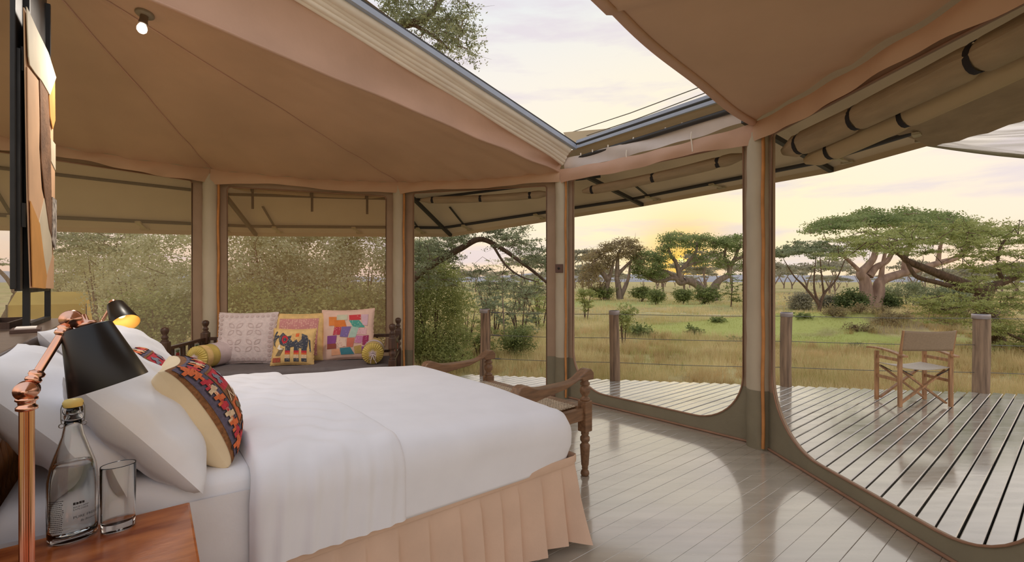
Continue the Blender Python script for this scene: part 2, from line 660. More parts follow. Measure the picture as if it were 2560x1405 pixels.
def gpatch(cx, cy, rx, ry, rot=0.0):
    """1 inside an irregular patch of ground, 0 outside"""
    mp_ = t.nodes.new('ShaderNodeMapping')
    mp_.vector_type = 'TEXTURE'
    mp_.inputs['Location'].default_value = (cx, cy, 0)
    mp_.inputs['Rotation'].default_value = (0, 0, rot)
    mp_.inputs['Scale'].default_value = (rx, ry, 1000)
    t.links.new(g_tc.outputs['Object'], mp_.inputs[0])
    ln = t.nodes.new('ShaderNodeVectorMath')
    ln.operation = 'LENGTH'
    t.links.new(mp_.outputs[0], ln.inputs[0])
    ad = t.nodes.new('ShaderNodeMath')
    ad.operation = 'MULTIPLY_ADD'
    t.links.new(gnoise(0.9, 4, 0.3, 0.7), ad.inputs[0])
    ad.inputs[1].default_value = 0.5
    t.links.new(ln.outputs['Value'], ad.inputs[2])
    m = t.nodes.new('ShaderNodeMapRange')
    m.inputs['From Min'].default_value = 1.35
    m.inputs['From Max'].default_value = 0.95
    t.links.new(ad.outputs[0], m.inputs['Value'])
    return m.outputs[0]


gc = gmix(gnoise(0.16, 6, 0.38, 0.62), lin(202, 182, 132), lin(178, 174, 112))
gc = gmix(gnoise(1.6, 6, 0.45, 0.75), gc, lin(152, 132, 92))
gc = gmix(gpatch(13.5, 16.6, 6.5, 1.5, 0.25), gc, lin(158, 136, 106))
gc = gmix(gpatch(9.0, 17.3, 4.6, 2.5, -0.1), gc, lin(186, 186, 108))
gc = gmix(gpatch(10.8, 13.8, 3.4, 1.5, -0.1), gc, lin(184, 186, 106))
gc = gmix(gpatch(10.0, 38, 16, 5, 0.0), gc, lin(178, 182, 114))
gc = gmix(gpatch(16.0, 24.5, 8, 1.6, 0.0), gc, lin(222, 202, 160))
t.links.new(gc, bs.inputs['Base Color'])
gb = t.nodes.new('ShaderNodeBump')
gb.inputs['Strength'].default_value = 0.6
gb.inputs['Distance'].default_value = 0.08
t.links.new(gnoise(7.0, 6, 0.2, 0.8), gb.inputs['Height'])
t.links.new(gb.outputs[0], bs.inputs['Normal'])
MT['ground'] = gm

nr, na = 150, 220
rr = np.concatenate([[0.0], np.geomspace(1.5, 900, nr)])
aa = np.linspace(0, 2 * PI, na, endpoint=False)
RR, AA = np.meshgrid(rr, aa, indexing='ij')
gx, gy = RR * np.sin(AA), RR * np.cos(AA)
gz = ground_z(gx, gy)
gv = np.stack([gx, gy, gz], -1).reshape(-1, 3)
ii, jj = np.meshgrid(np.arange(nr), np.arange(na), indexing='ij')
j2 = (jj + 1) % na
gf = np.stack([ii * na + jj, ii * na + j2, (ii + 1) * na + j2, (ii + 1) * na + jj], -1).reshape(-1, 4)
ground = quads_np('ground', gv, gf[:, ::-1], 'ground', smooth=True)
tag(ground, 'rough savannah grassland beyond the deck', kind='structure')

# distant blue ridges
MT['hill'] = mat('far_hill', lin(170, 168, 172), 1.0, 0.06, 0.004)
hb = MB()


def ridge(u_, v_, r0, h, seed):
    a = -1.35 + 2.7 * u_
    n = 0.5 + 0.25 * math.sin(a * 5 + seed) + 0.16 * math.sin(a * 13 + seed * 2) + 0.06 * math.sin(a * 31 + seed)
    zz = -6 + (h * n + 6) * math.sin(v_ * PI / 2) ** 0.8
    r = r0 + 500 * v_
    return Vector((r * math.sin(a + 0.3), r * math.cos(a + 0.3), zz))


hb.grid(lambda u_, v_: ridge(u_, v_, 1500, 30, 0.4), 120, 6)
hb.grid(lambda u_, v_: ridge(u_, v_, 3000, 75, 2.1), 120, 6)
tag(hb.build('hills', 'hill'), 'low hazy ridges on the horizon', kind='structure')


# ---- clip a board running along u at offset w to the outline of the tent floor
ROOM = [PM, P0, P1, P2, P3, P4, P5, P6]


def crossings(w):
    ts = []
    for a, b in zip(ROOM, ROOM[1:] + ROOM[:1]):
        ra, rb = a - B0, b - B0
        wa, wb = ra.x * -UY + ra.y * UX, rb.x * -UY + rb.y * UX
        if (wa - w) * (wb - w) < 0:
            k = (w - wa) / (wb - wa)
            ta, tb = ra.x * UX + ra.y * UY, rb.x * UX + rb.y * UY
            ts.append(ta + k * (tb - ta))
    return sorted(ts)


DE0 = Vector((-0.6, 7.06, 0))
DED = Vector((0.986, -0.166, 0))


def deck_end(w):
    # B(-t, w) meets the outer deck edge
    n = Vector((-DED.y, DED.x, 0))
    p = B(0, w)
    u = Vector((UX, UY, 0))
    return (DE0 - p).dot(n) / u.dot(n)


floor = thing('floor', 'grey painted board floor of the tent', None, (0, 0, 0), kind='structure')
deck = thing('deck', 'wet grey timber veranda deck outside the tent', None, (0, 0, 0), kind='structure')


def plank(name, parent, t0, t1, w, wd, z1, th, m, bev):
    b_ = MB()
    x0, x1 = t0, t1
    y0, y1 = w - wd / 2, w + wd / 2
    c = bev
    prof = [(y0, z1 - th), (y0, z1 - c), (y0 + c, z1), (y1 - c, z1), (y1, z1 - c), (y1, z1 - th)]
    vs = [B(-x, y, z) for x in (x0, x1) for y, z in prof]
    n = len(prof)
    b_.add(vs, [(i, (i + 1) % n, (i + 1) % n + n, i + n) for i in range(n)] + [tuple(range(n))[::-1], tuple(range(n, 2 * n))])
    return b_.build(name, m, parent)


pitch = 0.108
w = -3.2
while w < 4.3:
    cs = crossings(w)
    if len(cs) >= 2:
        t0, t1 = max(cs[0], -3.6), cs[-1] + 0.03
        if t1 - t0 > 0.2:
            plank('floorboard', floor, t0, t1, w, pitch - RNG.uniform(0.0006, 0.0022), 0.0 + RNG.uniform(-0.0008, 0.0004), 0.03, 'floor', 0.0014)
    w += pitch
pitch = 0.102
w = -2.5
while w < 4.14:
    cs = crossings(w)
    t0 = (cs[-1] if cs else 0.0) + 0.03
    t1 = min(deck_end(w), 9.5)
    if t1 - t0 > 0.2:
        plank('plank', deck, t0, t1 + RNG.uniform(-0.01, 0.01), w, pitch - 0.011, -0.004 + RNG.uniform(-0.002, 0.002), 0.035, 'deck', 0.005)
    w += pitch
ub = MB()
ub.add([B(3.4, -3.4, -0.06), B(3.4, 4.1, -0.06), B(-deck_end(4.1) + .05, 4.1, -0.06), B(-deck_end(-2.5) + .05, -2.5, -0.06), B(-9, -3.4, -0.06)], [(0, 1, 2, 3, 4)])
ub.build('underdeck_shade_sheet', 'underdeck', deck)  # flat dark sheet standing in for the shade seen between planks

# ------------------------------------------------------------------ outer flysheet with its tubes
fly = thing('roof', 'tan outer flysheet overhanging the tent walls', None, (0, 0, 0), kind='structure')
QM = Vector((-6.9, 1.2, 2.05))
Q0 = P(-60, 562, 4.8)
Q1 = P(640, 582, 6.9)
Q2 = P(1127, 584, 7.4)
Q3 = P(1606, 507, 6.6)
Q4 = P(2079, 418, 4.6)
Q5 = Vector((3.50, 2.9, 2.60))
Q6 = Vector((3.4, 1.0, 2.62))
TD = Vector((-0.754, -0.657, 0.245))          # the roof rails climb inwards
EW = Vector((-0.657, 0.754, 0))               # along the wall, towards the back post
T0 = Vector((0.78, 5.57, 3.08))
T1 = Vector((1.98, 4.05, 3.10))
IN = [Z(PM, 3.0), Z(P0, 2.95), Z(P1, 2.95), Z(P2, 3.0), T0 + Vector((-.06, .05, -.02)), T1 + Vector((.05, -.06, -.02)), Z(P5, 3.04), Z(P6, 3.0)]
QS = [QM, Q0, Q1, Q2, Q3, Q4, Q5, Q6]
for k in range(7):
    a, b, c, d = IN[k], IN[k + 1], QS[k + 1], QS[k]

    def ff(u_, v_, a=a, b=b, c=c, d=d):
        top, bot = a.lerp(b, u_), d.lerp(c, u_)
        p = top.lerp(bot, v_)
        return p - Vector((0, 0, 0.05 * math.sin(PI * v_) * math.sin(PI * u_)))
    fb = MB()
    fb.grid(ff, 14, 8)
    # hem folded down along the edge
    fb.grid(lambda u_, v_, c=c, d=d: d.lerp(c, u_) + Vector((0, 0, -0.055 * v_)), 14, 1)
    fb.build('fly_panel', 'fly', fly)
# upper roof behind the inner ceiling
TOP = T0 + TD * 5.2 + Vector((0, 0, 0.25))
rb = MB()
rb.grid(lambda u_, v_: (IN[0].lerp(IN[1], u_ * 4) if u_ <= .25 else IN[1].lerp(IN[2], (u_ - .25) * 4) if u_ <= .5 else IN[2].lerp(IN[3], (u_ - .5) * 4) if u_ <= .75 else IN[3].lerp(T0 + EW * .12, (u_ - .75) * 4)).lerp(
    TOP, v_) + Vector((0, 0, 0.22 * math.sin(PI * v_))) * (1 - u_ ** 6), 24, 8)
rb.build('roof_panel', 'fly', fly)
rb = MB()
EDGE_R = lambda t_: T1 + TD * t_
rb.grid(lambda u_, v_: EDGE_R(3.8 * u_).lerp(IN[5].lerp(IN[6], u_ * 2) if u_ < .5 else IN[6].lerp(IN[7], u_ * 2 - 1), v_) + Vector((0, 0, 0.1)), 14, 6)
rb.build('roof_panel', 'fly', fly)
# purlins and struts
for k in range(7):
    q = QS[k].lerp(IN[k], 0.16) - Vector((0, 0, 0.05))
    q2 = QS[k + 1].lerp(IN[k + 1], 0.16) - Vector((0, 0, 0.05))
    MB().tube([q, q2], 0.022, 8).build('purlin', 'tube', fly)
    q = QS[k].lerp(IN[k], 0.62) - Vector((0, 0, 0.05))
    q2 = QS[k + 1].lerp(IN[k + 1], 0.62) - Vector((0, 0, 0.05))
    if k < 4:
        MB().tube([q, q2], 0.02, 8).build('purlin', 'tube', fly)
for k in range(1, 7):
    a = IN[k] - Vector((0, 0, 0.22))
    MB().bar(a, QS[k] - Vector((0, 0, 0.03)), 0.045, 0.045).build('strut', 'tube', fly)
    # buckle and webbing that ties the fly edge to the tube
for k in range(0, 6):
    for fr in (0.12, 0.52, 0.86):
        if k in (3, 4) and fr == 0.86:
            continue
        p = QS[k].lerp(QS[k + 1], fr)
        i_ = IN[k].lerp(IN[k + 1], fr)
        a = p.lerp(i_, 0.20) - Vector((0, 0, 0.09))
        c = p.lerp(i_, 0.02) - Vector((0, 0, 0.02))
        cb = MB()
        cb.bar(a, c, 0.045, 0.008)
        cb.bar(a + (c - a) * 0.05, a + (c - a) * 0.35, 0.055, 0.025)
        cb.bar(c - (c - a) * 0.15, c, 0.10, 0.02)
        cb.build('fly_buckle', 'clip', fly)
        s0 = p.lerp(i_, 0.45)
        if fr != 0.52:
            MB().bar(s0 - Vector((0, 0, .04)), p.lerp(i_, 0.14) - Vector((0, 0, .06)), 0.03, 0.012).build('webbing', 'tube', fly)
# darker awning drawn across the fly on the right, and the net beyond its edge
ab = MB()
A0, A1, A2, A3 = P(2212, 326, 3.72), P(2800, 40, 2.2), P(2800, 200, 2.45), P(2335, 366, 3.62)
ab.grid(lambda u_, v_: A0.lerp(A1, u_).lerp(A3.lerp(A2, u_), v_) - Vector((0, 0, 0.04 * math.sin(PI * u_) + 0.006 * math.sin(9 * v_ + 30 * u_))), 16, 10)
ab.build('awning_flap', 'rollcanvas', fly)
nb = MB()
N0, N1, N2, N3 = P(2190, 338, 4.15), P(2760, 402, 4.9), P(2760, 220, 2.75), P(2300, 354, 3.75)
nb.grid(lambda u_, v_: N0.lerp(N1, u_).lerp(N3.lerp(N2, u_), v_) + Vector((0, 0, 0.05 * math.sin(11 * v_ + 3 * u_) * (1 - v_) - 0.05 * math.sin(PI * u_))), 24, 16)
net = nb.build('shade_net', 'sail', fly)
hm = MB()
hm.tube([N0.lerp(N1, k / 10) - Vector((0, 0, 0.05 * math.sin(PI * k / 10) + 0.0)) for k in range(11)], 0.022, 8)
hm.build('net_hem', 'canvas_dark', fly)

# ------------------------------------------------------------------ inner ceiling
ceil = thing('ceiling', 'tan canvas tent ceiling with its valances', None, (0, 0, 0), kind='structure')
INW = lambda p, k=0.12: p + (CEN - p).normalized() * k
ring = [Z(INW(P3), EAVE), Z(INW(P2), EAVE), Z(INW(P1), EAVE), Z(INW(P0), EAVE), Z(PM, EAVE)]


def ring_at(u_):
    k = min(int(u_ * 4), 3)
    f = u_ * 4 - k
    p = ring[k].lerp(ring[k + 1], f)
    # scalloped between the posts
    return p - Vector((0, 0, 0.035 * math.sin(PI * f) + 0.012 * math.sin(f * 5 * PI) ** 2))


def ceil_f(u_, v_):
    e = ring_at(u_)
    f = (u_ * 4) % 1.0
    p = e.lerp(APEX, v_)
    sag = 0.10 * math.sin(PI * v_) * math.sin(PI * f) if 0 < u_ < 1 else 0.0
    wr = 0.010 * math.sin(u_ * 190) * math.exp(-v_ * 9) + 0.012 * math.exp(-(min(f, 1 - f) / 0.03) ** 2) * math.sin(v_ * 40) * math.exp(-v_ * 3)
    wr += 0.006 * math.sin(23 * u_ + 17 * v_) * math.sin(PI * v_)
    return p + Vector((0, 0, sag * 0.5 + wr))


cb = MB()
cb.grid(ceil_f, 160, 40)
cmain = cb.build('ceiling_panel', 'ceiling', ceil)
for f in (0.25, 0.5, 0.75):      # stitched seams above the posts
    MB().tube([ceil_f(f, k / 30) - Vector((0, 0, 0.004)) for k in range(31)], 0.006, 5, smooth=True).build('seam', 'pink', ceil)
sm = MB()
sm.tube([ceil_f(0.0, k / 40) - Vector((0, 0, 0.004)) for k in range(41)], 0.012, 6)
sm.build('seam_binding', 'pink', ceil)


def edge_r(t_):
    z = 2.83 + 0.02 * t_ + 0.055 * t_ * t_ * (0.6 if t_ > 2 else 0.75)
    return Vector((2.10 - 0.754 * t_, 3.95 - 0.657 * t_, z))


def eave_r(u_):
    a = Z(INW(P4), EAVE + 0.03).lerp(Z(INW(P5), EAVE + 0.03), u_ * 2) if u_ < .5 else Z(INW(P5), EAVE + 0.03).lerp(Z(INW(P6), EAVE), u_ * 2 - 1)
    return a + Vector((0, 0, 0.014 * abs(math.sin(u_ * 26))))


cb = MB()


def right_f(u_, v_):
    p = edge_r(3.6 * u_).lerp(eave_r(u_), v_)
    return p - Vector((0, 0, 0.05 * math.sin(PI * v_) * u_)) + Vector((0, 0, 0.008 * math.sin(70 * u_) * max(0, v_ - .8) * 5))


cb.grid(right_f, 70, 24)
cb.build('ceiling_panel', 'ceiling', ceil)
hb = MB()
hb.grid(lambda u_, v_: edge_r(3.6 * u_) + EW * (0.035 * math.cos(2 * PI * v_) + 0.01 * math.sin(17 * u_)) + Vector((0, 0, 0.022 * math.sin(2 * PI * v_) - 0.01)), 60, 10)
hb.build('rolled_hem', 'pink', ceil)


# valances along the eaves
def valance(a, b, n, inward, drop, m, amp=0.012, seed=0):
    a, b = Vector(a), Vector(b)
    nrm = Vector((inward.x, inward.y, 0)).normalized()
    vb = MB()

    def vf(u_, v_):
        top = a.lerp(b, u_) - Vector((0, 0, (0.035 * math.sin(PI * u_) + 0.012 * math.sin(u_ * 5 * PI) ** 2)))
        bot = a.lerp(b, u_) - Vector((0, 0, drop + 0.018 * math.sin(u_ * 9 + seed) - 0.02 * math.sin(PI * u_)))
        p = top.lerp(bot, v_)
        return p + nrm * (0.006 + amp * math.sin(u_ * 34 + seed + 2 * v_) * (0.4 + v_) + 0.018 * math.sin(PI * v_))
    vb.grid(vf, 48, 8)
    vb.build('valance', m, ceil)


for k, (a, b) in enumerate(((PM, P0), (P0, P1), (P1, P2), (P2, P3), (P3, P4), (P4, P5), (P5, P6))):
    a, b = INW(a), INW(b)
    valance(Z(a, EAVE + (0.0 if k < 4 else 0.03)), Z(b, EAVE + (0.0 if k < 3 else 0.03)), 0, CEN - (a + b) / 2, 0.17 if k < 4 else 0.19, 'ceiling' if k != 4 else 'pink', 0.024 if k < 2 else 0.009, k)
# pink flap that closes the gap from the ceiling edge up to the roof rail
fb = MB()


def flap(u_, v_):
    t_ = 4.8 * u_
    bot = ceil_f(0.0, min(1.0, t_ / 4.72))
    top = T0 + TD * t_ + EW * 0.16 + Vector((0, 0, -0.16)) if t_ > 0.0 else T0
    p = bot.lerp(top, v_)
    return p + EW * (0.05 * math.sin(PI * v_) + 0.010 * math.sin(26 * u_ + 3 * v_) + 0.012 * math.sin(60 * u_ + 9 * v_) * math.exp(-u_ * 8))


fb.grid(flap, 90, 10)
fb.build('gap_flap', 'pink', ceil)

# ------------------------------------------------------------------ roof hatch: rails, rolled cream blind, white strip
hatch = thing('roof_hatch', 'open roof hatch with grey rails and rolled cream blind', 'hatch', T0, 0)
off = T0


def railbar(a, d0, d1, nm):
    p0, p1 = a + TD * d0, a + TD * d1
    up = Vector((0, 0, 1))
    MB().bar(p0, p1, 0.055, 0.05, up).build(nm, 'rail', hatch, off)
    MB().bar(p0 + Vector((0, 0, .035)) + EW * 0.02, p1 + Vector((0, 0, .035)) + EW * .02, 0.09, 0.02, up).build('rail_gasket', 'tube', hatch, off)


railbar(T0 + EW * 0.0, 0.0, 4.6, 'side_rail')
# cross rail over the wall: twin profiles
C0, C1 = T0 + Vector((0.02, -0.02, 0.0)), T1 + Vector((0.0, 0.0, 0.0))
for dz, m in ((0.0, 'rail'), (0.04, 'tube'), (0.062, 'rail')):
    MB().bar(C0 + Vector((0, 0, dz)), C1 + Vector((0, 0, dz)), 0.05, 0.034 if m == 'rail' else 0.012, (0, 0, 1)).build('cross_rail', m, hatch, off)
MB().tube([C0 + EW * .12 + Vector((0, 0, -0.14)), C1 - EW * .1 + Vector((0, 0, -0.12))], 0.026, 10).build('support_tube', 'tube', hatch, off)
for k, (da, dz, r) in enumerate(((0.055, -0.042, 0.044), (0.085, -0.075, 0.032), (0.115, -0.105, 0.03), (0.14, -0.135, 0.028), (0.165, -0.162, 0.022))):
    pts = []
    for j in range(26):
        t_ = 0.06 + 4.5 * j / 25
        pts.append(T0 + TD * t_ + EW * (da + 0.004 * math.sin(j * 0.9 + k)) + Vector((0, 0, dz + 0.004 * math.sin(j * 0.7 + 2 * k) - 0.012 * math.exp(-t_ * 6) * k)))
    MB().tube(pts, r, 12).build('blind_fold', 'cream', hatch, off)
# white strip and cord ties between the rail and the valance
ws = MB()
wa, wb_ = Z(P3, 2.82) + Vector((0.03, -0.05, 0)), Z(P4, 2.86) + Vector((-0.08, -0.03, 0))
NI = (CEN - (P3 + P4) / 2).normalized()
ws.grid(lambda u_, v_: wa.lerp(wb_, u_) + NI * (0.04 + 0.015 * math.sin(u_ * 14 + 3 * v_)) + Vector((0, 0, 0.15 * v_ - 0.03 * math.sin(PI * u_) + 0.006 * math.sin(u_ * 30))), 40, 6)
ws.build('wind_strip', 'whitestrip', hatch, off)
for fr in (0.42, 0.75):
    p = wa.lerp(wb_, fr) + NI * 0.075 + Vector((0, 0, 0.0))
    MB().tube([p + Vector((0, 0, .03)), p + NI * .01 + Vector((0, 0, -0.02)), p + Vector((0.006, 0, -0.10)), p + Vector((0.012, 0, -.16))], 0.006, 6).build('tie_cord', 'cream', hatch, off)
for fr in (0.12, 0.2, 0.3, 0.45, 0.62, 0.7):
    p = wa.lerp(wb_, fr) + NI * 0.05 + Vector((0, 0, 0.14))
    MB().box(p, (0.012, 0.012, 0.03)).build('strip_toggle', 'cream', hatch, off)
# guy cables above the cross rail
for k, (a, b) in enumerate(((P(1425, 332, 6.6), P(1775, 208, 5.0)), (P(1440, 348, 6.4), P(1790, 222, 4.8)))):
    g = MB().tube([a, a.lerp(b, .5) - Vector((0, 0, .02)), b, b + (b - a) * .4], 0.006, 5).build('guy_cable', 'cable')
    tag(g, ('upper' if k == 0 else 'lower') + ' of the two thin dark cables strung across the roof opening', 'cable')
tb = MB()
tb.add([P(1408, 331, 6.5), P(1560, 318, 6.2), P(1470, 372, 5.9), P(1425, 362, 5.9)], [(0, 1, 2, 3)])
tb.build('fly_panel', 'fly', fly)


# ------------------------------------------------------------------ walls: canvas frames round big openings
def rounded_loop(x0, x1, z0, z1, rb_, rt, n=12):
    pts = []
    for cx, cz, r, a0 in ((x1 - rb_, z0 + rb_, rb_, -PI / 2), (x1 - rt, z1 - rt, rt, 0), (x0 + rt, z1 - rt, rt, PI / 2), (x0 + rb_, z0 + rb_, rb_, PI)):
        for k in range(n + 1):
            a = a0 + PI / 2 * k / n
            pts.append((cx + r * math.cos(a), cz + r * math.sin(a)))
    return pts


def wall_panel(name, label, a, b, z1, ml, mr, mb, mt, rb_, rt=0.05, screen=None, m='canvas', base_h=0.5):
    a, b = Vector((a.x, a.y, 0)), Vector((b.x, b.y, 0))
    x = (b - a).normalized()
    a, b = a + x * 0.07, b - x * 0.07
    W = (b - a).length
    ml, mr = ml - .07, mr - .07
    n = Vector((x.y, -x.x, 0))
    if n.dot(CEN - a) < 0:
        n = -n
    root = thing(name, label, None, a, 0, kind='structure')
    inner = rounded_loop(ml, W - mr, mb, z1 - mt, rb_, rt)
    bm = bmesh.new()
    outer = [(0, 0), (W * .25, 0), (W * .5, 0), (W * .75, 0), (W, 0), (W, z1 * .33), (W, z1 * .66), (W, z1), (W * .5, z1), (0, z1), (0, z1 * .66), (0, z1 * .33)]
    es = []
    for loop in (outer, inner):
        vs = [bm.verts.new((p[0], 0, p[1])) for p in loop]
        es += [bm.edges.new((vs[i], vs[(i + 1) % len(vs)])) for i in range(len(vs))]
    bmesh.ops.triangle_fill(bm, edges=es, use_beauty=True)
    fs = list(bm.faces)
    ext = bmesh.ops.extrude_face_region(bm, geom=fs)
    for v in ext['geom']:
        if isinstance(v, bmesh.types.BMVert):
            v.co.y += 0.02
    bmesh.ops.recalc_face_normals(bm, faces=list(bm.faces))
    bm.verts.index_update()
    mb_ = MB()
    mb_.add([x * v.co.x + n * v.co.y + Vector((0, 0, v.co.z)) for v in bm.verts], [[v.index for v in f.verts] for f in bm.faces])
    bm.free()
    mb_.build('canvas_frame', m, root)
    # darker ground-level band of the same canvas
    lo = [p for p in inner if p[1] < base_h - .01]
    right = sorted([p for p in lo if p[0] > W / 2], key=lambda p: -p[1])
    left = sorted([p for p in lo if p[0] <= W / 2], key=lambda p: p[1])
    if not screen and right:
        band = [(0, base_h), (0, 0.0), (W, 0.0), (W, base_h), (W - mr, base_h)] + right + left + [(ml, base_h)]
        tri = tessellate_polygon([[Vector((p[0], p[1], 0)) for p in band]])
        gb_ = MB()
        gb_.add([x * p[0] + n * 0.023 + Vector((0, 0, p[1])) for p in band], [tuple(t_) for t_ in tri])
        gb_.build('base_band', 'canvas_dark', root)
    loop = inner + inner[:1]
    MB().tube([x * p[0] + n * 0.03 + Vector((0, 0, p[1])) for p in loop], 0.007, 6, caps=False).build('opening_binding', 'binding', root)
    # sill roll along the floor
    MB().tube([x * (W * k / 10) + n * 0.03 + Vector((0, 0, 0.012)) for k in range(11)], 0.011, 7).build('floor_batten', 'binding', root)
    if screen:
        sb = MB()
        x0, x1, zz0, zz1 = ml - .02, W - mr + .02, mb - .02, z1 - mt + .02
        sb.grid(lambda u_, v_: x * (x0 + (x1 - x0) * u_) + n * (0.01 + 0.0015 * math.sin(20 * u_)) + Vector((0, 0, zz0 + (zz1 - zz0) * v_)), 8, 8)
        sb.build('mesh_screen', screen, root)
    return root, x, n, W


WT = 2.70
wall_panel('wall_left', 'olive canvas wall with a mesh screen left of the daybed', P0, P1, WT, 0.16, 0.20, 0.50, 0.06, 0.22, 0.03, 'screen_left')
wall_panel('wall_back', 'olive canvas wall with a mesh screen behind the daybed', P1, P2, WT, 0.19, 0.19, 0.50, 0.09, 0.12, 0.04, 'screen')
wall_panel('wall_far', 'olive canvas wall with an open doorway between posts', P2, P3, WT, 0.22, 0.22, 0.035, 0.05, 0.07, 0.03)
wall_panel('wall_front', 'olive canvas wall with a rounded doorway onto the deck', P3, P4, WT + .04, 0.17, 0.16, 0.14, 0.05, 0.46, 0.03)
wall_panel('wall_right', 'olive canvas wall with a wide rounded doorway onto the deck', P4, P5, WT + .04, 0.17, 0.16, 0.12, 0.05, 0.55, 0.03)
wall_panel('wall_side', 'olive canvas wall left of the partition', PM, P0, WT, 0.14, 0.14, 0.50, 0.10, 0.25, 0.06, 'screen_left')


def tent_post(p, label, r=0.082, sw=0.0, flip=1):
    root = thing('tent_post', label, 'post', (p.x, p.y, 0), 0)
    i_ = (CEN - p).normalized()
    c = i_ * 0.055

    def sleeve(z0, z1, rad, m, nm):
        sb = MB()
        nz_ = 30

        def sf(u_, v_):
            a = 2 * PI * u_
            z = z0 + (z1 - z0) * v_
            rr_ = rad * (1 + 0.035 * math.sin(9 * z + 2 * math.sin(3 * a)) * math.sin(a * 2 + z * 4) + 0.02 * math.sin(23 * z + 3 * a))
            return c + Vector((rr_ * math.cos(a), rr_ * math.sin(a), z))
        sb.grid(sf, 28, nz_)
        sb.build(nm, m, root)
    sleeve(0.5, 2.74, r, 'sleeve', 'sleeve')
    sleeve(0.0, 0.505, r * 1.03, 'canvas_dark', 'base_sleeve')
    # orange bound edge running down one side
    tan = Vector((-i_.y, i_.x, 0))
    q = c + i_ * (r * 0.75) - tan * (r * 0.95) * flip
    sb = MB()
    sb.tube([q + Vector((0, 0, 0.02 + 2.68 * k / 20)) + tan * 0.004 * math.sin(k * 1.1) for k in range(21)], 0.014, 6)
    sb.build('bound_edge', 'orange', root)
    return root, c, i_, tan


tent_post(P0, 'canvas-sleeved tent post behind the leather artwork', flip=-1)
tent_post(P1, 'canvas-sleeved tent post at the left end of the daybed', flip=-1)
tent_post(P2, 'canvas-sleeved tent post at the right end of the daybed', flip=-1)
r3, c3_, i3, tn3 = tent_post(P3, 'canvas-sleeved tent post with a small brown switch plate', flip=-1)
tent_post(P4, 'tall canvas-sleeved tent post between the two doorways onto the deck', 0.098, flip=-1)
tent_post(P5, 'canvas-sleeved tent post beyond the wide doorway', flip=-1)
sw = MB()
sp_ = Vector((P3.x, P3.y, 0)) + c3_ + i3 * 0.085 + Vector((0, 0, 1.605))
Rm = Matrix((Vector((-i3.y, i3.x, 0)), i3, Vector((0, 0, 1)))).transposed()
sw.box((0, 0, 0), (0.10, 0.02, 0.105), Rm, 0.004)
swo = sw.build('switch_plate', mat('brown_plate', lin(104, 78, 70), 0.5, 0.05))
swo.location = sp_
tag(swo, 'small brown square switch plate on the tent post facing the bed', 'switch')
kb = MB().lathe([(0.014, 0), (0.013, 0.012), (0.0, 0.014)], 12, M=Rm.to_4x4() @ Matrix.Rotation(-PI / 2, 4, 'X'), c=i3 * 0.01, cap1=False)
kb.build('switch_knob', 'black', swo)


# rolled-up door canvases under the valances
def rolled(a, b, r, label, straps, r2=None, sagz=0.02, mname='rollcanvas'):
    a, b = Vector(a), Vector(b)
    root = thing('rolled_door_canvas', label, 'canvas roll', a, 0)
    L_ = (b - a).length
    d = (b - a) / L_
    s_ = d.cross(Vector((0, 0, 1))).normalized()

    def rf(u_, v_):
        ang = 2 * PI * v_
        e = min(1.0, 8 * u_ + 0.35, 8 * (1 - u_) + 0.35)
        pinch = 1.0
        for st in straps:
            pinch -= 0.22 * math.exp(-((u_ - st) / 0.012) ** 2)
        rad = r * e * pinch * (1 + 0.07 * math.sin(3 * ang + 2 * u_) + 0.03 * math.sin(7 * ang + 11 * u_))
        return d * (L_ * u_) + (s_ * math.cos(ang) * 0.9 + Vector((0, 0, 1.1)) * math.sin(ang)) * rad + Vector((0, 0, -sagz * math.sin(PI * u_)))
    MB().grid(rf, 80, 20).build('roll', mname, root)
    for st in straps:
        sb = MB()
        n = 16
        pts = [d * (L_ * st) + (s_ * math.cos(2 * PI * k / n) * 0.9 + Vector((0, 0, 1.1)) * math.sin(2 * PI * k / n)) * r * 0.92 + Vector((0, 0, -sagz * math.sin(PI * st))) for k in range(n + 1)]
        sb.grid(lambda u_, v_: pts[min(int(u_ * n + .5), n)] + d * (0.036 * (v_ - .5)), n, 1)
        sb.build('strap', 'strap', root)
    return root


def inset(p, q, f0, f1, z0, z1, inw):
    n = (CEN - (p + q) / 2).normalized() * inw
    return Z(p.lerp(q, f0) + n, z0), Z(p.lerp(q, f1) + n, z1)


a, b = inset(P4, P5, 0.06, 1.0, 2.56, 2.64, -0.10)
rolled(a, b, 0.085, 'long rolled tan door canvas strapped up under the valance above the wide doorway', (0.10, 0.36, 0.72))
a, b = inset(P4, P5, 0.10, 1.0, 2.46, 2.60, -0.24)
rolled(a, b, 0.075, 'second rolled canvas hanging outside and below the upper roll above the wide doorway', (0.14, 0.45), mname='fly')
a, b = inset(P3, P4, 0.10, 0.93, 2.555, 2.61, -0.08)
rolled(a, b, 0.05, 'rolled canvas strapped above the doorway that faces the sunset', (0.08, 0.5, 0.86))
a, b = inset(P2, P3, 0.12, 0.92, 2.575, 2.575, -0.08)
rolled(a, b, 0.045, 'rolled canvas strapped above the doorway beside the daybed', (0.1, 0.48, 0.85))
a, b = inset(P1, P2, 0.1, 0.9, 2.62, 2.62, -0.06)
rr_ = rolled(a, b, 0.03, 'thin rolled canvas above the mesh screen behind the daybed', (0.12, 0.5, 0.88))
for st in (0.12, 0.5, 0.88):      # loose strap ends hanging down
    p = (b - a) * st
    MB().bar(p + Vector((0, 0, 0.0)) + (CEN - P1).normalized() * .04, p + Vector((0, 0, -0.26)) + (CEN - P1).normalized() * .04, 0.03, 0.006, (0, 1, 0)).build('strap_tail', 'strap', rr_)


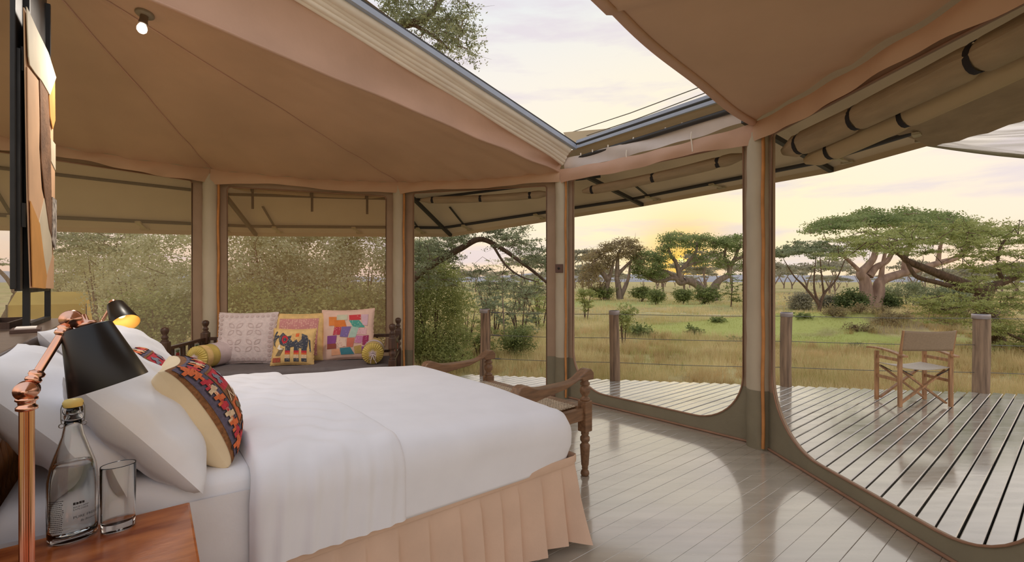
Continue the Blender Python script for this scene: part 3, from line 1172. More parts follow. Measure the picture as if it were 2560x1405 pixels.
# ================================================================== soft shapes
def rbox(x0, x1, y0, y1, z0, z1, r, cuts=24, fn=None):
    bm = bmesh.new()
    bmesh.ops.create_cube(bm, size=2)
    bmesh.ops.subdivide_edges(bm, edges=list(bm.edges), cuts=cuts, use_grid_fill=True)
    h = Vector(((x1 - x0) / 2, (y1 - y0) / 2, (z1 - z0) / 2))
    c = Vector(((x1 + x0) / 2, (y1 + y0) / 2, (z1 + z0) / 2))
    r = min(r, h.x, h.y, h.z)
    mb = MB()
    vs = []
    for v in bm.verts:
        # cosine spacing puts more of the grid near the rounded edges
        p = Vector([math.sin(k * PI / 2) * 0.5 + k * 0.5 for k in v.co])
        q = Vector((p.x * h.x, p.y * h.y, p.z * h.z))
        inn = Vector([max(-(hh - r), min(hh - r, k)) for k, hh in zip(q, h)])
        d = q - inn
        q = inn + d.normalized() * r if d.length > 1e-9 else q
        q = q + c
        vs.append(fn(q) if fn else q)
    bm.verts.index_update()
    mb.add(vs, [[v.index for v in f.verts] for f in bm.faces], True)
    bm.free()
    return mb


def pil_T(a, b, t, e=0.45):
    return t / 2 * max(0.0, (1 - a * a) * (1 - b * b)) ** e


def pil_xy(a, b, w, h, p=0.09):
    return w / 2 * a * (1 - p * (1 - b * b)), h / 2 * b * (1 - p * (1 - a * a))


def pillow(name, label, cat, m, w, h, t, loc, yaw, tilt, roll=0.0, group=None, seed=0, wr=0.006, n=28, p=0.09, frill=0.0, back=None, e=0.45, slump=0.0):
    """soft cushion standing in its own XZ plane, front towards -y, base at z = 0"""
    mb = MB()

    def side(sg):
        def f(u_, v_):
            a, b = 2 * u_ - 1, 2 * v_ - 1
            a, b = math.sin(a * PI / 2) * .35 + a * .65, math.sin(b * PI / 2) * .35 + b * .65
            x, z = pil_xy(a, b, w, h, p)
            y = pil_T(a, b, t, e) * (1 - 0.25 * slump * b)
            y += wr * math.sin(9 * a + seed + 3 * b) * math.sin(7 * b + 2 * seed) * (1 - a * a * b * b)
            y += wr * 0.6 * math.sin(13 * a - 5 * b * b + seed) * abs(a) * (1 - abs(a)) * (1 - b * b) * 2
            y += wr * 1.3 * math.sin(22 * a * b + seed) * (a * a * b * b) * (1 - max(abs(a), abs(b)))
            if max(abs(a), abs(b)) > 0.999:
                y = 0
            z -= slump * 0.05 * (1 - a * a) * b
            return Vector((x, sg * max(y, 0), z + h / 2))
        return f
    mb.grid(side(-1), n, n, True, flip=False)
    if back is None:
        mb.grid(side(1), n, n, True, flip=True)
    o = mb.build(name, m)
    o.location = loc
    o.rotation_euler = (-tilt, roll, yaw)
    tag(o, label, cat, group)
    if back is not None:
        MB().grid(side(1), n, n, True, flip=True).build('back_cover', back, o)
    if frill:
        fb = MB()
        k = 120
        per = []
        for i in range(k + 1):
            s_ = 4 * i / k
            q = s_ % 1.0 * 2 - 1
            a, b = [(q, -1), (1, q), (-q, 1), (-1, -q)][int(s_) % 4]
            per.append((a, b))
        pts = []
        for i, (a, b) in enumerate(per):
            x, z = pil_xy(a, b, w, h, p)
            pts.append(Vector((x, 0.004 * math.sin(i * 1.9), z + h / 2)))
        fb.tube(pts, frill, 6)
        fb.build('piping', m if back is None else back, o)
    o['_dims'] = 0
    del o['_dims']
    return o


def pil_surf(a, b, w, h, t, p, e, off, side=-1):
    """point of the cushion front, lifted off along its normal"""
    def q(a_, b_):
        a_, b_ = max(-.995, min(.995, a_)), max(-.995, min(.995, b_))
        x, z = pil_xy(a_, b_, w, h, p)
        return Vector((x, side * pil_T(a_, b_, t, e), z + h / 2))
    c = q(a, b)
    k = 0.004
    n = (q(min(a + k, .99), b) - q(a - k, b)).cross(q(a, min(b + k, .99)) - q(a, b - k))
    n.normalize()
    if n.y * side < 0:
        n = -n
    return c + n * off


def sewn_band(parent, name, rects, m, w, h, t, off, p, e, nu=26, nv=26):
    mb = MB()
    for (a0, b0), _, (a1, b1), _ in rects:
        mb.grid(lambda u_, v_: pil_surf(a0 + (a1 - a0) * u_, b0 + (b1 - b0) * v_, w, h, t, p, e, off), nu, nv, True)
    o_ = mb.build(name, m, parent)
    o_['kind'] = 'stuff'
    return o_


def applique(parent, name, polys, m, w, h, t, off, p=0.09, e=0.45, cuts=2, side=-1, slump=0.0):
    """flat cloth pieces sewn on the curved front of a cushion; polys in -1..1"""
    mb = MB()
    for poly in polys:
        bm = bmesh.new()
        vs = [bm.verts.new((a, b, 0)) for a, b in poly]
        try:
            bm.faces.new(vs)
        except ValueError:
            bm.free()
            continue
        bmesh.ops.triangulate(bm, faces=list(bm.faces))
        if cuts:
            bmesh.ops.subdivide_edges(bm, edges=list(bm.edges), cuts=cuts, use_grid_fill=True)
        bm.verts.index_update()
        pts = [pil_surf(v.co.x, v.co.y, w, h, t, p, e, off, side) for v in bm.verts]
        mb.add(pts, [[v.index for v in f.verts] for f in bm.faces], True)
        bm.free()
    o_ = mb.build(name, m, parent)
    if len(polys) > 6 or name == 'leg_stripe':
        o_['kind'] = 'stuff'
    return o_


# ================================================================== bed
bed = thing('bed', 'large double bed with white sheet and pleated beige valance skirt', 'bed', B0, ANG)
BW = 1.80
tops = lambda s: 0.695 + 0.062 * s


def mat_fn(q):
    k = (q.z - 0.46) / 0.24
    z = 0.46 + (q.z - 0.46) * (tops(-q.x) - 0.46) / (0.70 - 0.46)
    return Vector((q.x, q.y + 0.004 * math.sin(6 * q.x), z + 0.004 * math.sin(9 * q.x + 3 * q.y) * max(0, k)))


rbox(-2.17, -0.05, 0.02, BW - .02, 0.46, 0.70, 0.07, 26, mat_fn).build('mattress', 'linen', bed)
MB().box((-1.09, BW / 2, 0.27), (2.12, BW - .10, 0.38)).build('base', 'skirt', bed)
for sx, sy in ((-.15, .15), (-.15, 1.65), (-2.0, .15), (-2.0, 1.65)):
    MB().lathe([(0.035, 0.0), (0.03, 0.04), (0.035, 0.09)], 10, (sx, sy, 0)).build('foot', 'darkwood', bed)
# hanging sheet side near the head, below the mattress edge
sh = MB()
sh.grid(lambda u_, v_: Vector((-2.17 + 0.78 * u_, 0.012 - 0.012 * math.sin(PI * v_) - 0.006 * math.sin(u_ * 17 + 4 * v_) * (1 - v_), 0.10 + (tops(1.9 - .4 * u_) - 0.16) * v_)), 30, 14)
sh.build('hanging_sheet', 'linen', bed)

# pleated skirt on three sides
SK = [(-2.1, -0.015), (0.03, -0.015), (0.03, BW + .015), (-2.1, BW + .015)]


def skirt_path(a):
    for (x0, y0), (x1, y1) in zip(SK, SK[1:]):
        l = math.hypot(x1 - x0, y1 - y0)
        if a <= l or (x1, y1) == SK[-1]:
            f = a / l
            return Vector((x0 + (x1 - x0) * f, y0 + (y1 - y0) * f, 0)), Vector((y1 - y0, x0 - x1, 0)).normalized()
        a -= l


SKL = 2.13 + 1.83 + 2.13
random.seed(11)
edges = [0.0]
while edges[-1] < SKL:
    edges.append(edges[-1] + random.uniform(0.10, 0.17))
edges = np.array(edges)


def pleat(a):
    k = int(np.searchsorted(edges, a, 'right') - 1)
    f = (a - edges[k]) / (edges[min(k + 1, len(edges) - 1)] - edges[k] + 1e-9)
    # flat face that tucks under its neighbour
    return (0.15 + 0.85 * (f / 0.86) ** 0.8 if f < 0.86 else 1.0 - 0.85 * ((f - 0.86) / 0.14) ** 1.5) + 0.12 * math.sin(k * 2.1)


skb = MB()
NA, NZ = 1100, 10


def skf(u_, v_):
    a = SKL * u_
    p, n = skirt_path(a)
    z = 0.475 - (0.475 - 0.05) * v_
    k = max(0.0, (v_ - 0.06) / 0.94)
    corner = math.exp(-((a - 2.13) / 0.07) ** 2) + math.exp(-((a - 3.96) / 0.07) ** 2)
    return p + n * (0.004 + (0.016 + 0.052 * k) * pleat(a) * min(1, k * 6) + 0.07 * k * k * corner + 0.008 * k * math.sin(a * 9 + 2 * v_)) + Vector((0, 0, z + 0.006 * math.sin(a * 7) * k))


skb.grid(skf, NA, NZ, True)
skb.build('skirt', 'skirt', bed)
bb = MB()
bb.grid(lambda u_, v_: skirt_path(SKL * u_)[0] + skirt_path(SKL * u_)[1] * (0.014 + 0.004 * math.sin(PI * v_)) + Vector((0, 0, 0.49 - 0.045 * v_)), 300, 3)
bb.build('skirt_band', 'skirt', bed)

# duvet with a turned-down band
dv = thing('duvet', 'smooth white duvet tucked over the foot of the bed', 'duvet', B0, ANG)


def hump(y):
    return 0.020 * math.exp(-((y - .9) / .8) ** 2)


def dv_fn(q):
    s = -q.x
    top = 0.735 + 0.050 * s
    k = max(0.0, (q.z - 0.455) / (0.735 - 0.455))
    zb = 0.455 + 0.012 * s
    z = zb + max(0.0, q.z - 0.455) * (top - zb) / (0.735 - 0.455)
    z += (hump(q.y) + 0.004 * math.sin(5 * q.x + 2.2 * q.y) + 0.003 * math.sin(11 * q.x - 7 * q.y)) * k
    side = 0.008 * math.sin(7 * q.x + 2) * (1 - abs(2 * k - 1)) if q.y < 0.2 else 0
    wr = 0.007 * math.sin(60 * q.y + 5 * q.z) * math.exp(-((q.x - 0.02) / .1) ** 2) * math.exp(-((q.y - 0.1) / .12) ** 2)
    tuck = 0.02 * max(0.0, 1 - 3.0 * k)
    x = q.x - tuck * max(0, min(1, (q.x + .10) / .1))
    y = q.y + tuck * max(0, min(1, (q.x + .35) / .3)) * (1 if q.y < .1 else 0)
    return Vector((x + wr, y - side - 0.010 * k * (q.y < 0.1), z))


rbox(-1.45, 0.05, -0.035, BW + .035, 0.32, 0.735, 0.125, 38, dv_fn).build('cover', 'duvet', dv)

# the turned-down band is a sheet lying over the duvet, hanging straight at the sides
FR = 0.12
FY0, FY1 = -0.042, BW + 0.042


def fold_prof(p, top, bot):
    """point and outward normal of the cross-section, p in 0..1 from near hem to far hem"""
    la = top - FR - bot
    lb = FR * PI / 2
    lc = FY1 - FY0 - 2 * FR
    d = p * (2 * la + 2 * lb + lc)
    if d < la:
        return FY0, bot + d, -1.0, 0.0
    d -= la
    if d < lb:
        a = d / FR
        return FY0 + FR - FR * math.cos(a), top - FR + FR * math.sin(a), -math.cos(a), math.sin(a)
    d -= lb
    if d < lc:
        return FY0 + FR + d, top, 0.0, 1.0
    d -= lc
    if d < lb:
        a = d / FR
        return FY1 - FR + FR * math.sin(a), top - FR + FR * math.cos(a), math.sin(a), math.cos(a)
    d -= lb
    return FY1, top - FR - d, 1.0, 0.0


def fold_f(u_, v_):
    s = 0.985 + 0.55 * u_
    top = 0.735 + 0.050 * s
    y, z, ny, nz_ = fold_prof(v_, top, 0.458 + 0.018 * s)
    e = abs(2 * u_ - 1)
    off = 0.022 * (1 - e ** 14) ** 0.5 - (0.006 if u_ < .5 else 0.03) * (e ** 30)
    up = max(0.0, nz_)
    off += up * (0.008 * math.sin(15 * y + 16 * u_ + 1.5 * math.sin(5 * y)) * (0.25 + 0.75 * u_) + 0.005 * math.sin(33 * y - 9 * u_ + 2 * math.sin(7 * u_))) * (1 - e ** 8)
    side = 1 - up
    off += side * (0.005 * math.sin(38 * u_ + 3 * z) + 0.003 * math.sin(71 * u_ + 9 * z)) * (1 - e ** 8)
    x = -s - 0.065 * max(0, y) + 0.015 * math.sin(4 * y) * up - 0.012 * side * u_
    return Vector((x, y + ny * off, z + nz_ * (off + hump(y)) * (1 if nz_ > 0 else 0)))


fbm = MB()
fbm.grid(fold_f, 60, 150)
fbm.grid(lambda u_, v_: fold_f(u_, 0.0) + Vector((0, 0.03 * v_, -0.004 * math.sin(PI * v_))), 60, 2)
fbm.build('turned_down_band', 'duvet', dv)

# ================================================================== pillows at the head
YAWB = ANG + PI / 2
pillow('pillow', 'large white pillow leaning on the headboard behind the water bottle', 'pillow', 'linen', 0.76, 0.56, 0.24, B(1.86, 0.40, 0.78), YAWB, 0.68, 0.02, seed=1, wr=0.010, p=0.07, e=0.42)
pillow('pillow', 'white pillow leaning in front of another, behind the tumbler and below the near lamp', 'pillow', 'linen', 0.74, 0.52, 0.24, B(1.665, 0.33, 0.775), YAWB - 0.04, 0.66, 0.0, seed=3, wr=0.010, p=0.07, e=0.42)
pillow('pillow', 'white pillow against the headboard on the far side, partly behind the near lamp shade', 'pillow', 'linen', 0.76, 0.56, 0.22, B(1.86, 1.36, 0.78), YAWB, 0.62, 0.0, seed=5, wr=0.009, p=0.07)
pillow('pillow', 'white pillow on the far side, behind the farther embroidered cushion', 'pillow', 'linen', 0.74, 0.52, 0.22, B(1.67, 1.34, 0.775), YAWB, 0.62, 0.0, seed=6, wr=0.009, p=0.07)

# embroidered cushions
EM = {
    'slate': mat('slate_embroidery', lin(104, 94, 112), 0.95, 0.15, 60, 0.4, 150),
    'rope': mat('brown_braid', lin(150, 100, 60), 0.95, 0.2, 80, 0.5, 160),
    'dark': mat('dark_outline', lin(62, 50, 52), 0.95, 0.1, 60),
    'orange': mat('orange_embroidery', lin(232, 118, 66), 0.95, 0.12, 70, 0.4, 150),
    'red': mat('red_embroidery', lin(206, 58, 70), 0.95, 0.12, 70, 0.4, 150),
    'cream': mat('cream_embroidery', lin(236, 204, 166), 0.95, 0.1, 70, 0.4, 150),
    'grey': mat('grey_embroidery', lin(134, 136, 148), 0.95, 0.1, 70, 0.4, 150),
    'olive': mat('olive_embroidery', lin(136, 118, 92), 0.95, 0.1, 70, 0.4, 150),
}


def rect(a0, b0, a1, b1, n=1):
    return [(a0, b0), (a1, b0), (a1, b1), (a0, b1)]


def motif(cx, cy, s, ang, kind):
    """hooked link of the border"""
    if kind == 0:      # link with two prongs
        pts = [(-1, -.25), (-.55, -.25), (-.55, -.7), (0.0, -.7), (.1, -.3), (.6, -.3), (.6, -.75), (1.05, -.75), (1.05, -.2), (.75, .15), (.25, .15),
               (.25, .55), (.65, .55), (.65, .95), (-.2, .95), (-.25, .3), (-1, .25)]
    elif kind == 1:    # round link
        pts = [(-1, -.2), (-.6, -.2)] + [(.62 * math.cos(a), .62 * math.sin(a)) for a in [PI + .35 + k * (2 * PI - .7) / 10 for k in range(11)]][:0] + [(-.35, -.6), (.35, -.6), (.6, -.2), (1, -.2), (1, .2), (.6, .2), (.35, .6), (-.35, .6), (-.6, .2), (-1, .2)]
    else:
        pts = [(-1, -.15), (-.3, -.2), (-.2, -.75), (.45, -.75), (.3, -.25), (1, -.2), (.9, .3), (.3, .25), (.2, .8), (-.4, .7), (-.25, .2), (-1, .3)]
    c, d = math.cos(ang), math.sin(ang)
    return [(cx + s * (x * c - y * d), cy + s * (x * d + y * c)) for x, y in pts]


def embroidered(loc, yaw, tilt, label, roll=0.0):
    w, h, t, e = 0.45, 0.41, 0.25, 0.40
    o = pillow('embroidered_cushion', label, 'cushion', 'cushion_cream', w, h, t, loc, yaw, tilt, roll, 'embroidered cushions on the bed', 4, 0.0, 60, 0.10, 0.0, None, e)
    A = lambda nm, polys, m, off, cuts=2: applique(o, nm, polys, EM[m], w, h, t, off, 0.10, e, cuts)
    ring4 = lambda o_, i_: [rect(-o_, -o_, o_, -i_), rect(-o_, i_, o_, o_), rect(-o_, -i_, -i_, i_), rect(i_, -i_, o_, i_)]
    G = lambda nm, rs, m, off: sewn_band(o, nm, rs, EM[m], w, h, t, off, 0.10, e)
    G('braid_border', ring4(.97, .58), 'rope', 0.0025)
    G('slate_band', ring4(.925, .60), 'slate', 0.0045)
    G('red_field', [rect(-.56, .12, .56, .56)], 'red', 0.004)
    G('orange_field', [rect(-.56, -.56, .56, -.16)], 'orange', 0.004)
    G('brown_field', [rect(-.56, -.16, .56, .12)], 'rope', 0.004)
    out, cols = [], {'orange': [], 'red': [], 'cream': []}
    seq = ['orange', 'orange', 'red', 'cream', 'orange', 'red', 'cream', 'orange', 'red', 'orange']
    kinds = [0, 2, 0, 2, 0, 1, 0, 0, 2, 0]
    for sd in range(4):
        for k in range(10):
            f = 0.80 - 1.6 * k / 9
            cx, cy, ang = [(-.765, f, -PI / 2), (.765, f, -PI / 2), (f, -.765, 0), (f, .765, 0)][sd]
            out.append(motif(cx, cy, 0.142, ang, kinds[k]))
            cols[seq[k]].append(motif(cx, cy, 0.122, ang, kinds[k]))
    A('motif_outline', out, 'dark', 0.0066, 1)
    for c_ in cols:
        A(c_ + '_motif', cols[c_], c_, 0.0080, 1)
    zz = [[(-.56 + .28 * k, -.12), (-.42 + .28 * k, .09), (-.28 + .28 * k, -.12), (-.33 + .28 * k, -.12), (-.42 + .28 * k, .02), (-.51 + .28 * k, -.12)] for k in range(4)]
    A('zigzag', zz, 'cream', 0.0068, 1)
    A('scroll', [motif(-.38, .36, .14, .6, 0), motif(.02, .40, .15, 1.2, 2), motif(.38, .32, .14, .2, 0)], 'grey', 0.0068, 1)
    beast = [(-.42, -.22), (-.30, -.20), (-.24, -.28), (-.1, -.30), (.0, -.36), (.06, -.50), (-.02, -.53), (-.08, -.42), (-.2, -.38), (-.26, -.50), (-.34, -.50), (-.34, -.36), (-.44, -.30)]
    A('small_beast', [beast, [(a + .52, b) for a, b in beast]], 'olive', 0.0068, 1)
    A('line', [rect(-.60, -.60, -.56, 0), rect(-.60, 0, -.56, .60), rect(.56, -.6, .60, 0), rect(.56, 0, .6, .6), rect(-.6, -.60, 0, -.56), rect(0, -.6, .6, -.56), rect(-.6, .56, 0, .6), rect(0, .56, .6, .6)], 'rope', 0.0068, 2)
    return o


embroidered(B(1.575, 0.325, 0.785), YAWB - 0.09, 0.50, 'orange and red embroidered cushion with cream back leaning against the near white pillow', 0.02)
embroidered(B(1.72, 1.00, 0.785), YAWB - 0.10, 0.60, 'second orange and red embroidered cushion, half hidden on the far side of the bed')

# ================================================================== headboard partition
hd = thing('headboard', 'dark wooden partition headboard with carved spindles and a plank shelf', 'headboard', B0, ANG)
MB().box((-2.36, 0.72, 1.172), (0.30, 3.46, 0.064), bevel=0.006).build('shelf', 'shelfwood', hd)
MB().box((-2.42, 0.72, 0.57), (0.12, 3.40, 1.14)).build('back_panel', 'darkwood', hd)
MB().box((-2.255, 0.72, 1.125), (0.05, 3.40, 0.03)).build('top_rail', 'darkwood', hd)
MB().box((-2.255, 0.72, 0.35), (0.05, 3.40, 0.06)).build('bottom_rail', 'darkwood', hd)
sprof = [(0.010, 0.38), (0.018, 0.40), (0.010, 0.43), (0.022, 0.50), (0.024, 0.55), (0.012, 0.62), (0.018, 0.645), (0.012, 0.67), (0.023, 0.74), (0.024, 0.78), (0.012, 0.85),
         (0.018, 0.87), (0.011, 0.90), (0.021, 0.97), (0.023, 1.01), (0.012, 1.07), (0.016, 1.09), (0.010, 1.11)]
sp0 = MB().lathe(sprof, 10).build('spindle', 'carvedwood', hd)
sp0.location = (-2.255, -0.9, 0)
for k in range(1, 44):
    c = sp0.copy()
    COL.objects.link(c)
    c.parent = hd
    c.location = (-2.255, -0.9 + k * 0.076, 0)
# little oval links joining the spindles
lk_ = MB()
lk_.lathe([(0.0, -0.009), (0.022, -0.006), (0.026, 0), (0.022, 0.006), (0.0, 0.009)], 12, M=Matrix.Rotation(PI / 2, 4, 'Y'), cap0=False, cap1=False)
l0 = lk_.build('carved_boss', 'carvedwood', hd)
l0.location = (-2.25, -0.862, 0.58)
for z in (0.58, 0.76, 0.98):
    for k in range(0, 30):
        if k == 0 and z == 0.58:
            continue
        c = l0.copy()
        COL.objects.link(c)
        c.parent = hd
        c.location = (-2.25, -0.862 + k * 0.076, z)

nb_ = MB().box((0, 0, 0.009), (0.10, 0.16, 0.018), bevel=0.003).build('notebook', mat('brown_cover', lin(96, 70, 58), 0.6, 0.1))
nb_.location = B(2.28, 1.40, 1.204)
nb_.rotation_euler = (0, 0, ANG + 0.1)
tag(nb_, 'thin brown notebook lying on the headboard shelf near the metal stand', 'notebook')
MB().box((0, 0.0, 0.021), (0.07, 0.12, 0.006)).build('slip', 'cream', nb_)
tr = MB()
for y0, y1, x0, x1 in ((0, .5, -.012, 0), (0, .5, .11, .122), (0, .012, 0, .11), (.488, .5, 0, .11)):
    tr.box(((x0 + x1) / 2, (y0 + y1) / 2, 0.016), (x1 - x0, y1 - y0, 0.032))
tr.box((.055, .25, 0.004), (.12, .49, 0.006))
tro = tr.build('wooden_tray', 'darkwood')
tro.location = B(2.50, 1.66, 1.204)
tro.rotation_euler = (0, 0, ANG)
tag(tro, 'low dark wooden tray on the shelf behind the metal stand', 'tray')

# ================================================================== leather artwork on a black stand
art = thing('leather_artwork', 'tall patchwork of leather hides hung on a black metal stand on the shelf', 'artwork', B0, ANG)
for w_ in (1.665, 2.29):
    MB().box((-2.318, w_, 2.20), (0.026, 0.026, 1.99)).build('stand_post', 'black', art)
MB().box((-2.318, 1.98, 1.217), (0.03, 0.62, 0.022)).build('stand_foot', 'black', art)
MB().box((-2.318, 1.98, 1.40), (0.022, 0.62, 0.022)).build('crossbar', 'black', art)
MB().box((-2.336, 1.90, 2.42), (0.02, 0.86, 2.02), bevel=0.004).build('back_frame', 'black', art)
MB().box((-2.324, 1.52, 2.0), (0.02, 0.05, 1.20)).build('hinge_bar', 'black', art)
for z in (1.72, 2.5):
    MB().tube([(-2.312, 1.53, z), (-2.312, 1.53, z + 0.12)], 0.012, 8).build('hinge_pin', 'black', art)
HID = {'cream': mat('cream_hide', lin(226, 212, 184), 0.7, 0.06, 5), 'amber': mat('amber_hide', lin(226, 164, 92), 0.6, 0.08, 5), 'tan': mat('tan_hide', lin(232, 188, 148), 0.7, 0.05, 5),
       'brown': mat('brown_hair_hide', lin(132, 96, 68), 0.9, 0.2, 8, 0.5, 40), 'speck': mat('speckled_hide', lin(222, 212, 200), 0.9, 0.0, 26, col2=lin(60, 46, 40))}


def aw(px, py):
    r = (px - CX) / F
    w_ = (-1.489 - 1.0873 * r) / (0.6216 + 0.783 * r)
    d = 1.0873 + 0.783 * w_
    return w_, H - (py - CY) / F * d


pieces = [('tan', [(58, 18), (131, 190), (131, 722), (74, 720), (66, 500)], 0.000),
          ('cream', [(56, 14), (61, 140), (64, 160), (78, 180), (95, 200), (116, 236), (124, 214), (132, 192), (112, 130), (84, 74)], 0.012),
          ('amber', [(116, 236), (131, 196), (132, 300), (126, 322), (119, 290)], 0.008),
          ('tan', [(62, 165), (90, 200), (93, 300), (92, 370), (98, 470), (104, 496), (90, 556), (67, 500), (64, 330)], 0.006),
          ('brown', [(91, 196), (112, 232), (118, 330), (121, 480), (122, 590), (116, 570), (104, 486), (95, 400)], 0.010),
          ('cream', [(120, 345), (132, 360), (132, 425), (121, 402)], 0.009),
          ('tan', [(121, 402), (132, 428), (132, 498), (122, 490)], 0.006),
          ('amber', [(68, 502), (92, 560), (102, 640), (110, 690), (106, 722), (74, 718)], 0.009),
          ('cream', [(104, 495), (118, 560), (124, 610), (124, 640), (110, 690), (100, 630), (91, 560)], 0.007),
          ('speck', [(124, 492), (134, 500), (134, 590), (130, 626), (123, 600)], 0.011),
          ('tan', [(124, 636), (131, 640), (130, 722), (108, 720), (111, 690)], 0.004)]
for c_, pl, o_ in pieces:
    pb = MB()
    pw = [aw(*q) for q in pl]
    pb.prism(pw, lambda x, y, t_, o_=o_: Vector((-2.300 + o_ + t_, x, y)), 0.004)
    pb.build('hide_piece', HID[c_], art)

# ================================================================== nightstands
def nightstand(w0, w1, label, dz=0.0):
    r = thing('nightstand', label, 'nightstand', (B0.x, B0.y, dz), ANG)
    x0, x1 = -2.13, -1.716
    c = ((x0 + x1) / 2, (w0 + w1) / 2)
    MB().box((c[0], c[1], 0.763), (x1 - x0, w1 - w0, 0.034), bevel=0.006).build('top', 'redwood', r)
    MB().box((c[0], c[1], 0.60), (x1 - x0 - .05, w1 - w0 - .05, 0.29)).build('body', 'redwood', r)
    d = MB().box((x1 - .02, c[1], 0.63), (0.016, w1 - w0 - .10, 0.16), bevel=0.003).build('drawer', 'redwood', r)
    MB().lathe([(0.006, 0), (0.007, 0.012), (0.014, 0.02), (0.010, 0.028), (0, 0.029)], 12, (x1 - .012, c[1], 0.63), M=Matrix.Rotation(PI / 2, 4, 'Y'), cap1=False).build('knob', 'copper', d)
    for x in (x0 + .045, x1 - .045):
        for y in (w0 + .045, w1 - .045):
            MB().box((x, y, 0.23 - dz / 2), (0.045, 0.045, 0.46 + dz)).build('leg', 'redwood', r)
    return r


nightstand(-0.62, -0.085, 'reddish polished wooden nightstand under the water bottle and tumbler')
nightstand(1.90, 2.40, 'reddish wooden nightstand on the far side under the farther copper lamp', -0.055)

# ================================================================== copper reading lamps
def axis_frame(a, b):
    z = (Vector(b) - Vector(a)).normalized()
    x = Vector((0, 0, 1)).cross(z)
    if x.length < 1e-5:
        x = Vector((1, 0, 0))
    x.normalize()
    y = z.cross(x)
    return Matrix((x, y, z)).transposed().to_4x4()


LB = Vector((-1.066, 1.0, 0.78))
kax = Vector((0.62, -0.78, 0.0))
MT['bulb'] = emit_mat('lamp_bulb', (1.0, 0.78, 0.45, 1), 0.9)


def knuckle(c, ax, nm, lamp):
    Mx = axis_frame((0, 0, 0), ax)
    kb_ = MB()
    kb_.lathe([(0.0, -0.024), (0.010, -0.024), (0.012, -0.020), (0.012, -0.016), (0.020, -0.015), (0.021, -0.010), (0.018, -0.006), (0.018, 0.006), (0.021, 0.010), (0.020, 0.015), (0.012, 0.017), (0.011, 0.021), (0.006, 0.022), (0.006, 0.026), (0, 0.027)], 22, c, M=Mx, cap0=False, cap1=False)
    kb_.build(nm, 'copper', lamp)
    wb = MB()
    w0 = Vector(ax).normalized()
    perp = Vector((0, 0, 1)).cross(w0).normalized()
    wb.lathe([(0.004, -0.030), (0.009, -0.034), (0.009, -0.044), (0.0, -0.046)], 12, c, M=Mx, cap0=False, cap1=False)
    wb.bar(Vector(c) - w0 * 0.040 - perp * 0.014, Vector(c) - w0 * 0.040 + perp * 0.014, 0.005, 0.012, w0)
    wb.build('wing_nut', 'copper', lamp)


def reading_lamp(LB, label, jt, st, sb_):
    lamp = thing('reading_lamp', label, 'lamp', LB, 0)
    el = Vector((0, 0, 0.43))
    MB().lathe([(0.062, 0.0), (0.064, 0.006), (0.06, 0.014), (0.03, 0.02), (0.016, 0.03), (0.0135, 0.05)], 28).build('base', 'copper', lamp)
    pm = MB()
    n_ = 40
    vs, fs = [], []
    for zz in (0.045, 0.395):        # fluted column
        for k in range(n_):
            a = 2 * PI * k / n_
            rr2 = 0.0125 if k % 2 else 0.0108
            vs.append((rr2 * math.cos(a), rr2 * math.sin(a), zz))
    pm.add(vs, [(k, (k + 1) % n_, (k + 1) % n_ + n_, k + n_) for k in range(n_)], False)
    pm.build('pole', 'copper', lamp)
    MB().lathe([(0.0125, 0.385), (0.018, 0.388), (0.018, 0.394), (0.014, 0.398), (0.0145, 0.405), (0.019, 0.409), (0.018, 0.414), (0.011, 0.418)], 20).build('collar', 'copper', lamp)


    knuckle(el, kax, 'elbow_joint', lamp)
    d_ = (jt - el).normalized()
    MB().tube([el + d_ * 0.035, jt - d_ * 0.03], 0.0085, 18).build('arm', 'copper', lamp)
    Mx = axis_frame(el, jt)
    MB().lathe([(0.009, 0.018), (0.014, 0.020), (0.015, 0.026), (0.011, 0.030), (0.0145, 0.034), (0.0145, 0.040), (0.009, 0.044)], 20, el, M=Mx).build('arm_collar', 'copper', lamp)
    MB().lathe([(0.009, -0.044), (0.014, -0.040), (0.0145, -0.034), (0.011, -0.030), (0.015, -0.026), (0.014, -0.020), (0.009, -0.018)], 20, jt, M=Mx).build('arm_collar', 'copper', lamp)
    knuckle(jt, kax, 'shade_joint', lamp)
    Ms = axis_frame(st, sb_)
    MB().lathe([(0.008, -0.030), (0.009, -0.014), (0.020, -0.010), (0.022, -0.004), (0.014, 0.0)], 20, st, M=Ms).build('shade_mount', 'copper', lamp)
    Ls = (sb_ - st).length
    sh_ = MB().lathe([(0.012, 0.0), (0.046, 0.0), (0.0475, 0.002), (0.077, Ls), (0.0765, Ls + .0015)], 44, st, M=Ms, cap1=False).build('lamp_shade', 'shade', lamp)
    MB().lathe([(0.010, 0.003), (0.044, 0.003), (0.075, Ls), (0.0765, Ls + 0.0012)], 44, st, M=Ms, cap1=False).build('shade_lining', 'shade_in', sh_)
    MB().lathe([(0.013, 0.004), (0.013, 0.04), (0.026, 0.07), (0.028, 0.085), (0.02, 0.105), (0, 0.11)], 18, st, M=Ms, cap1=False).build('bulb', 'bulb', lamp)
    l_ = bpy.data.lights.new('lamp_light', 'POINT')
    l_.energy = 0.35
    l_.color = (1.0, 0.72, 0.42)
    l_.shadow_soft_size = 0.02
    lo = bpy.data.objects.new('lamp_light', l_)
    lo.parent = lamp
    lo.location = st + (sb_ - st).normalized() * 0.125
    COL.objects.link(lo)
    return lamp


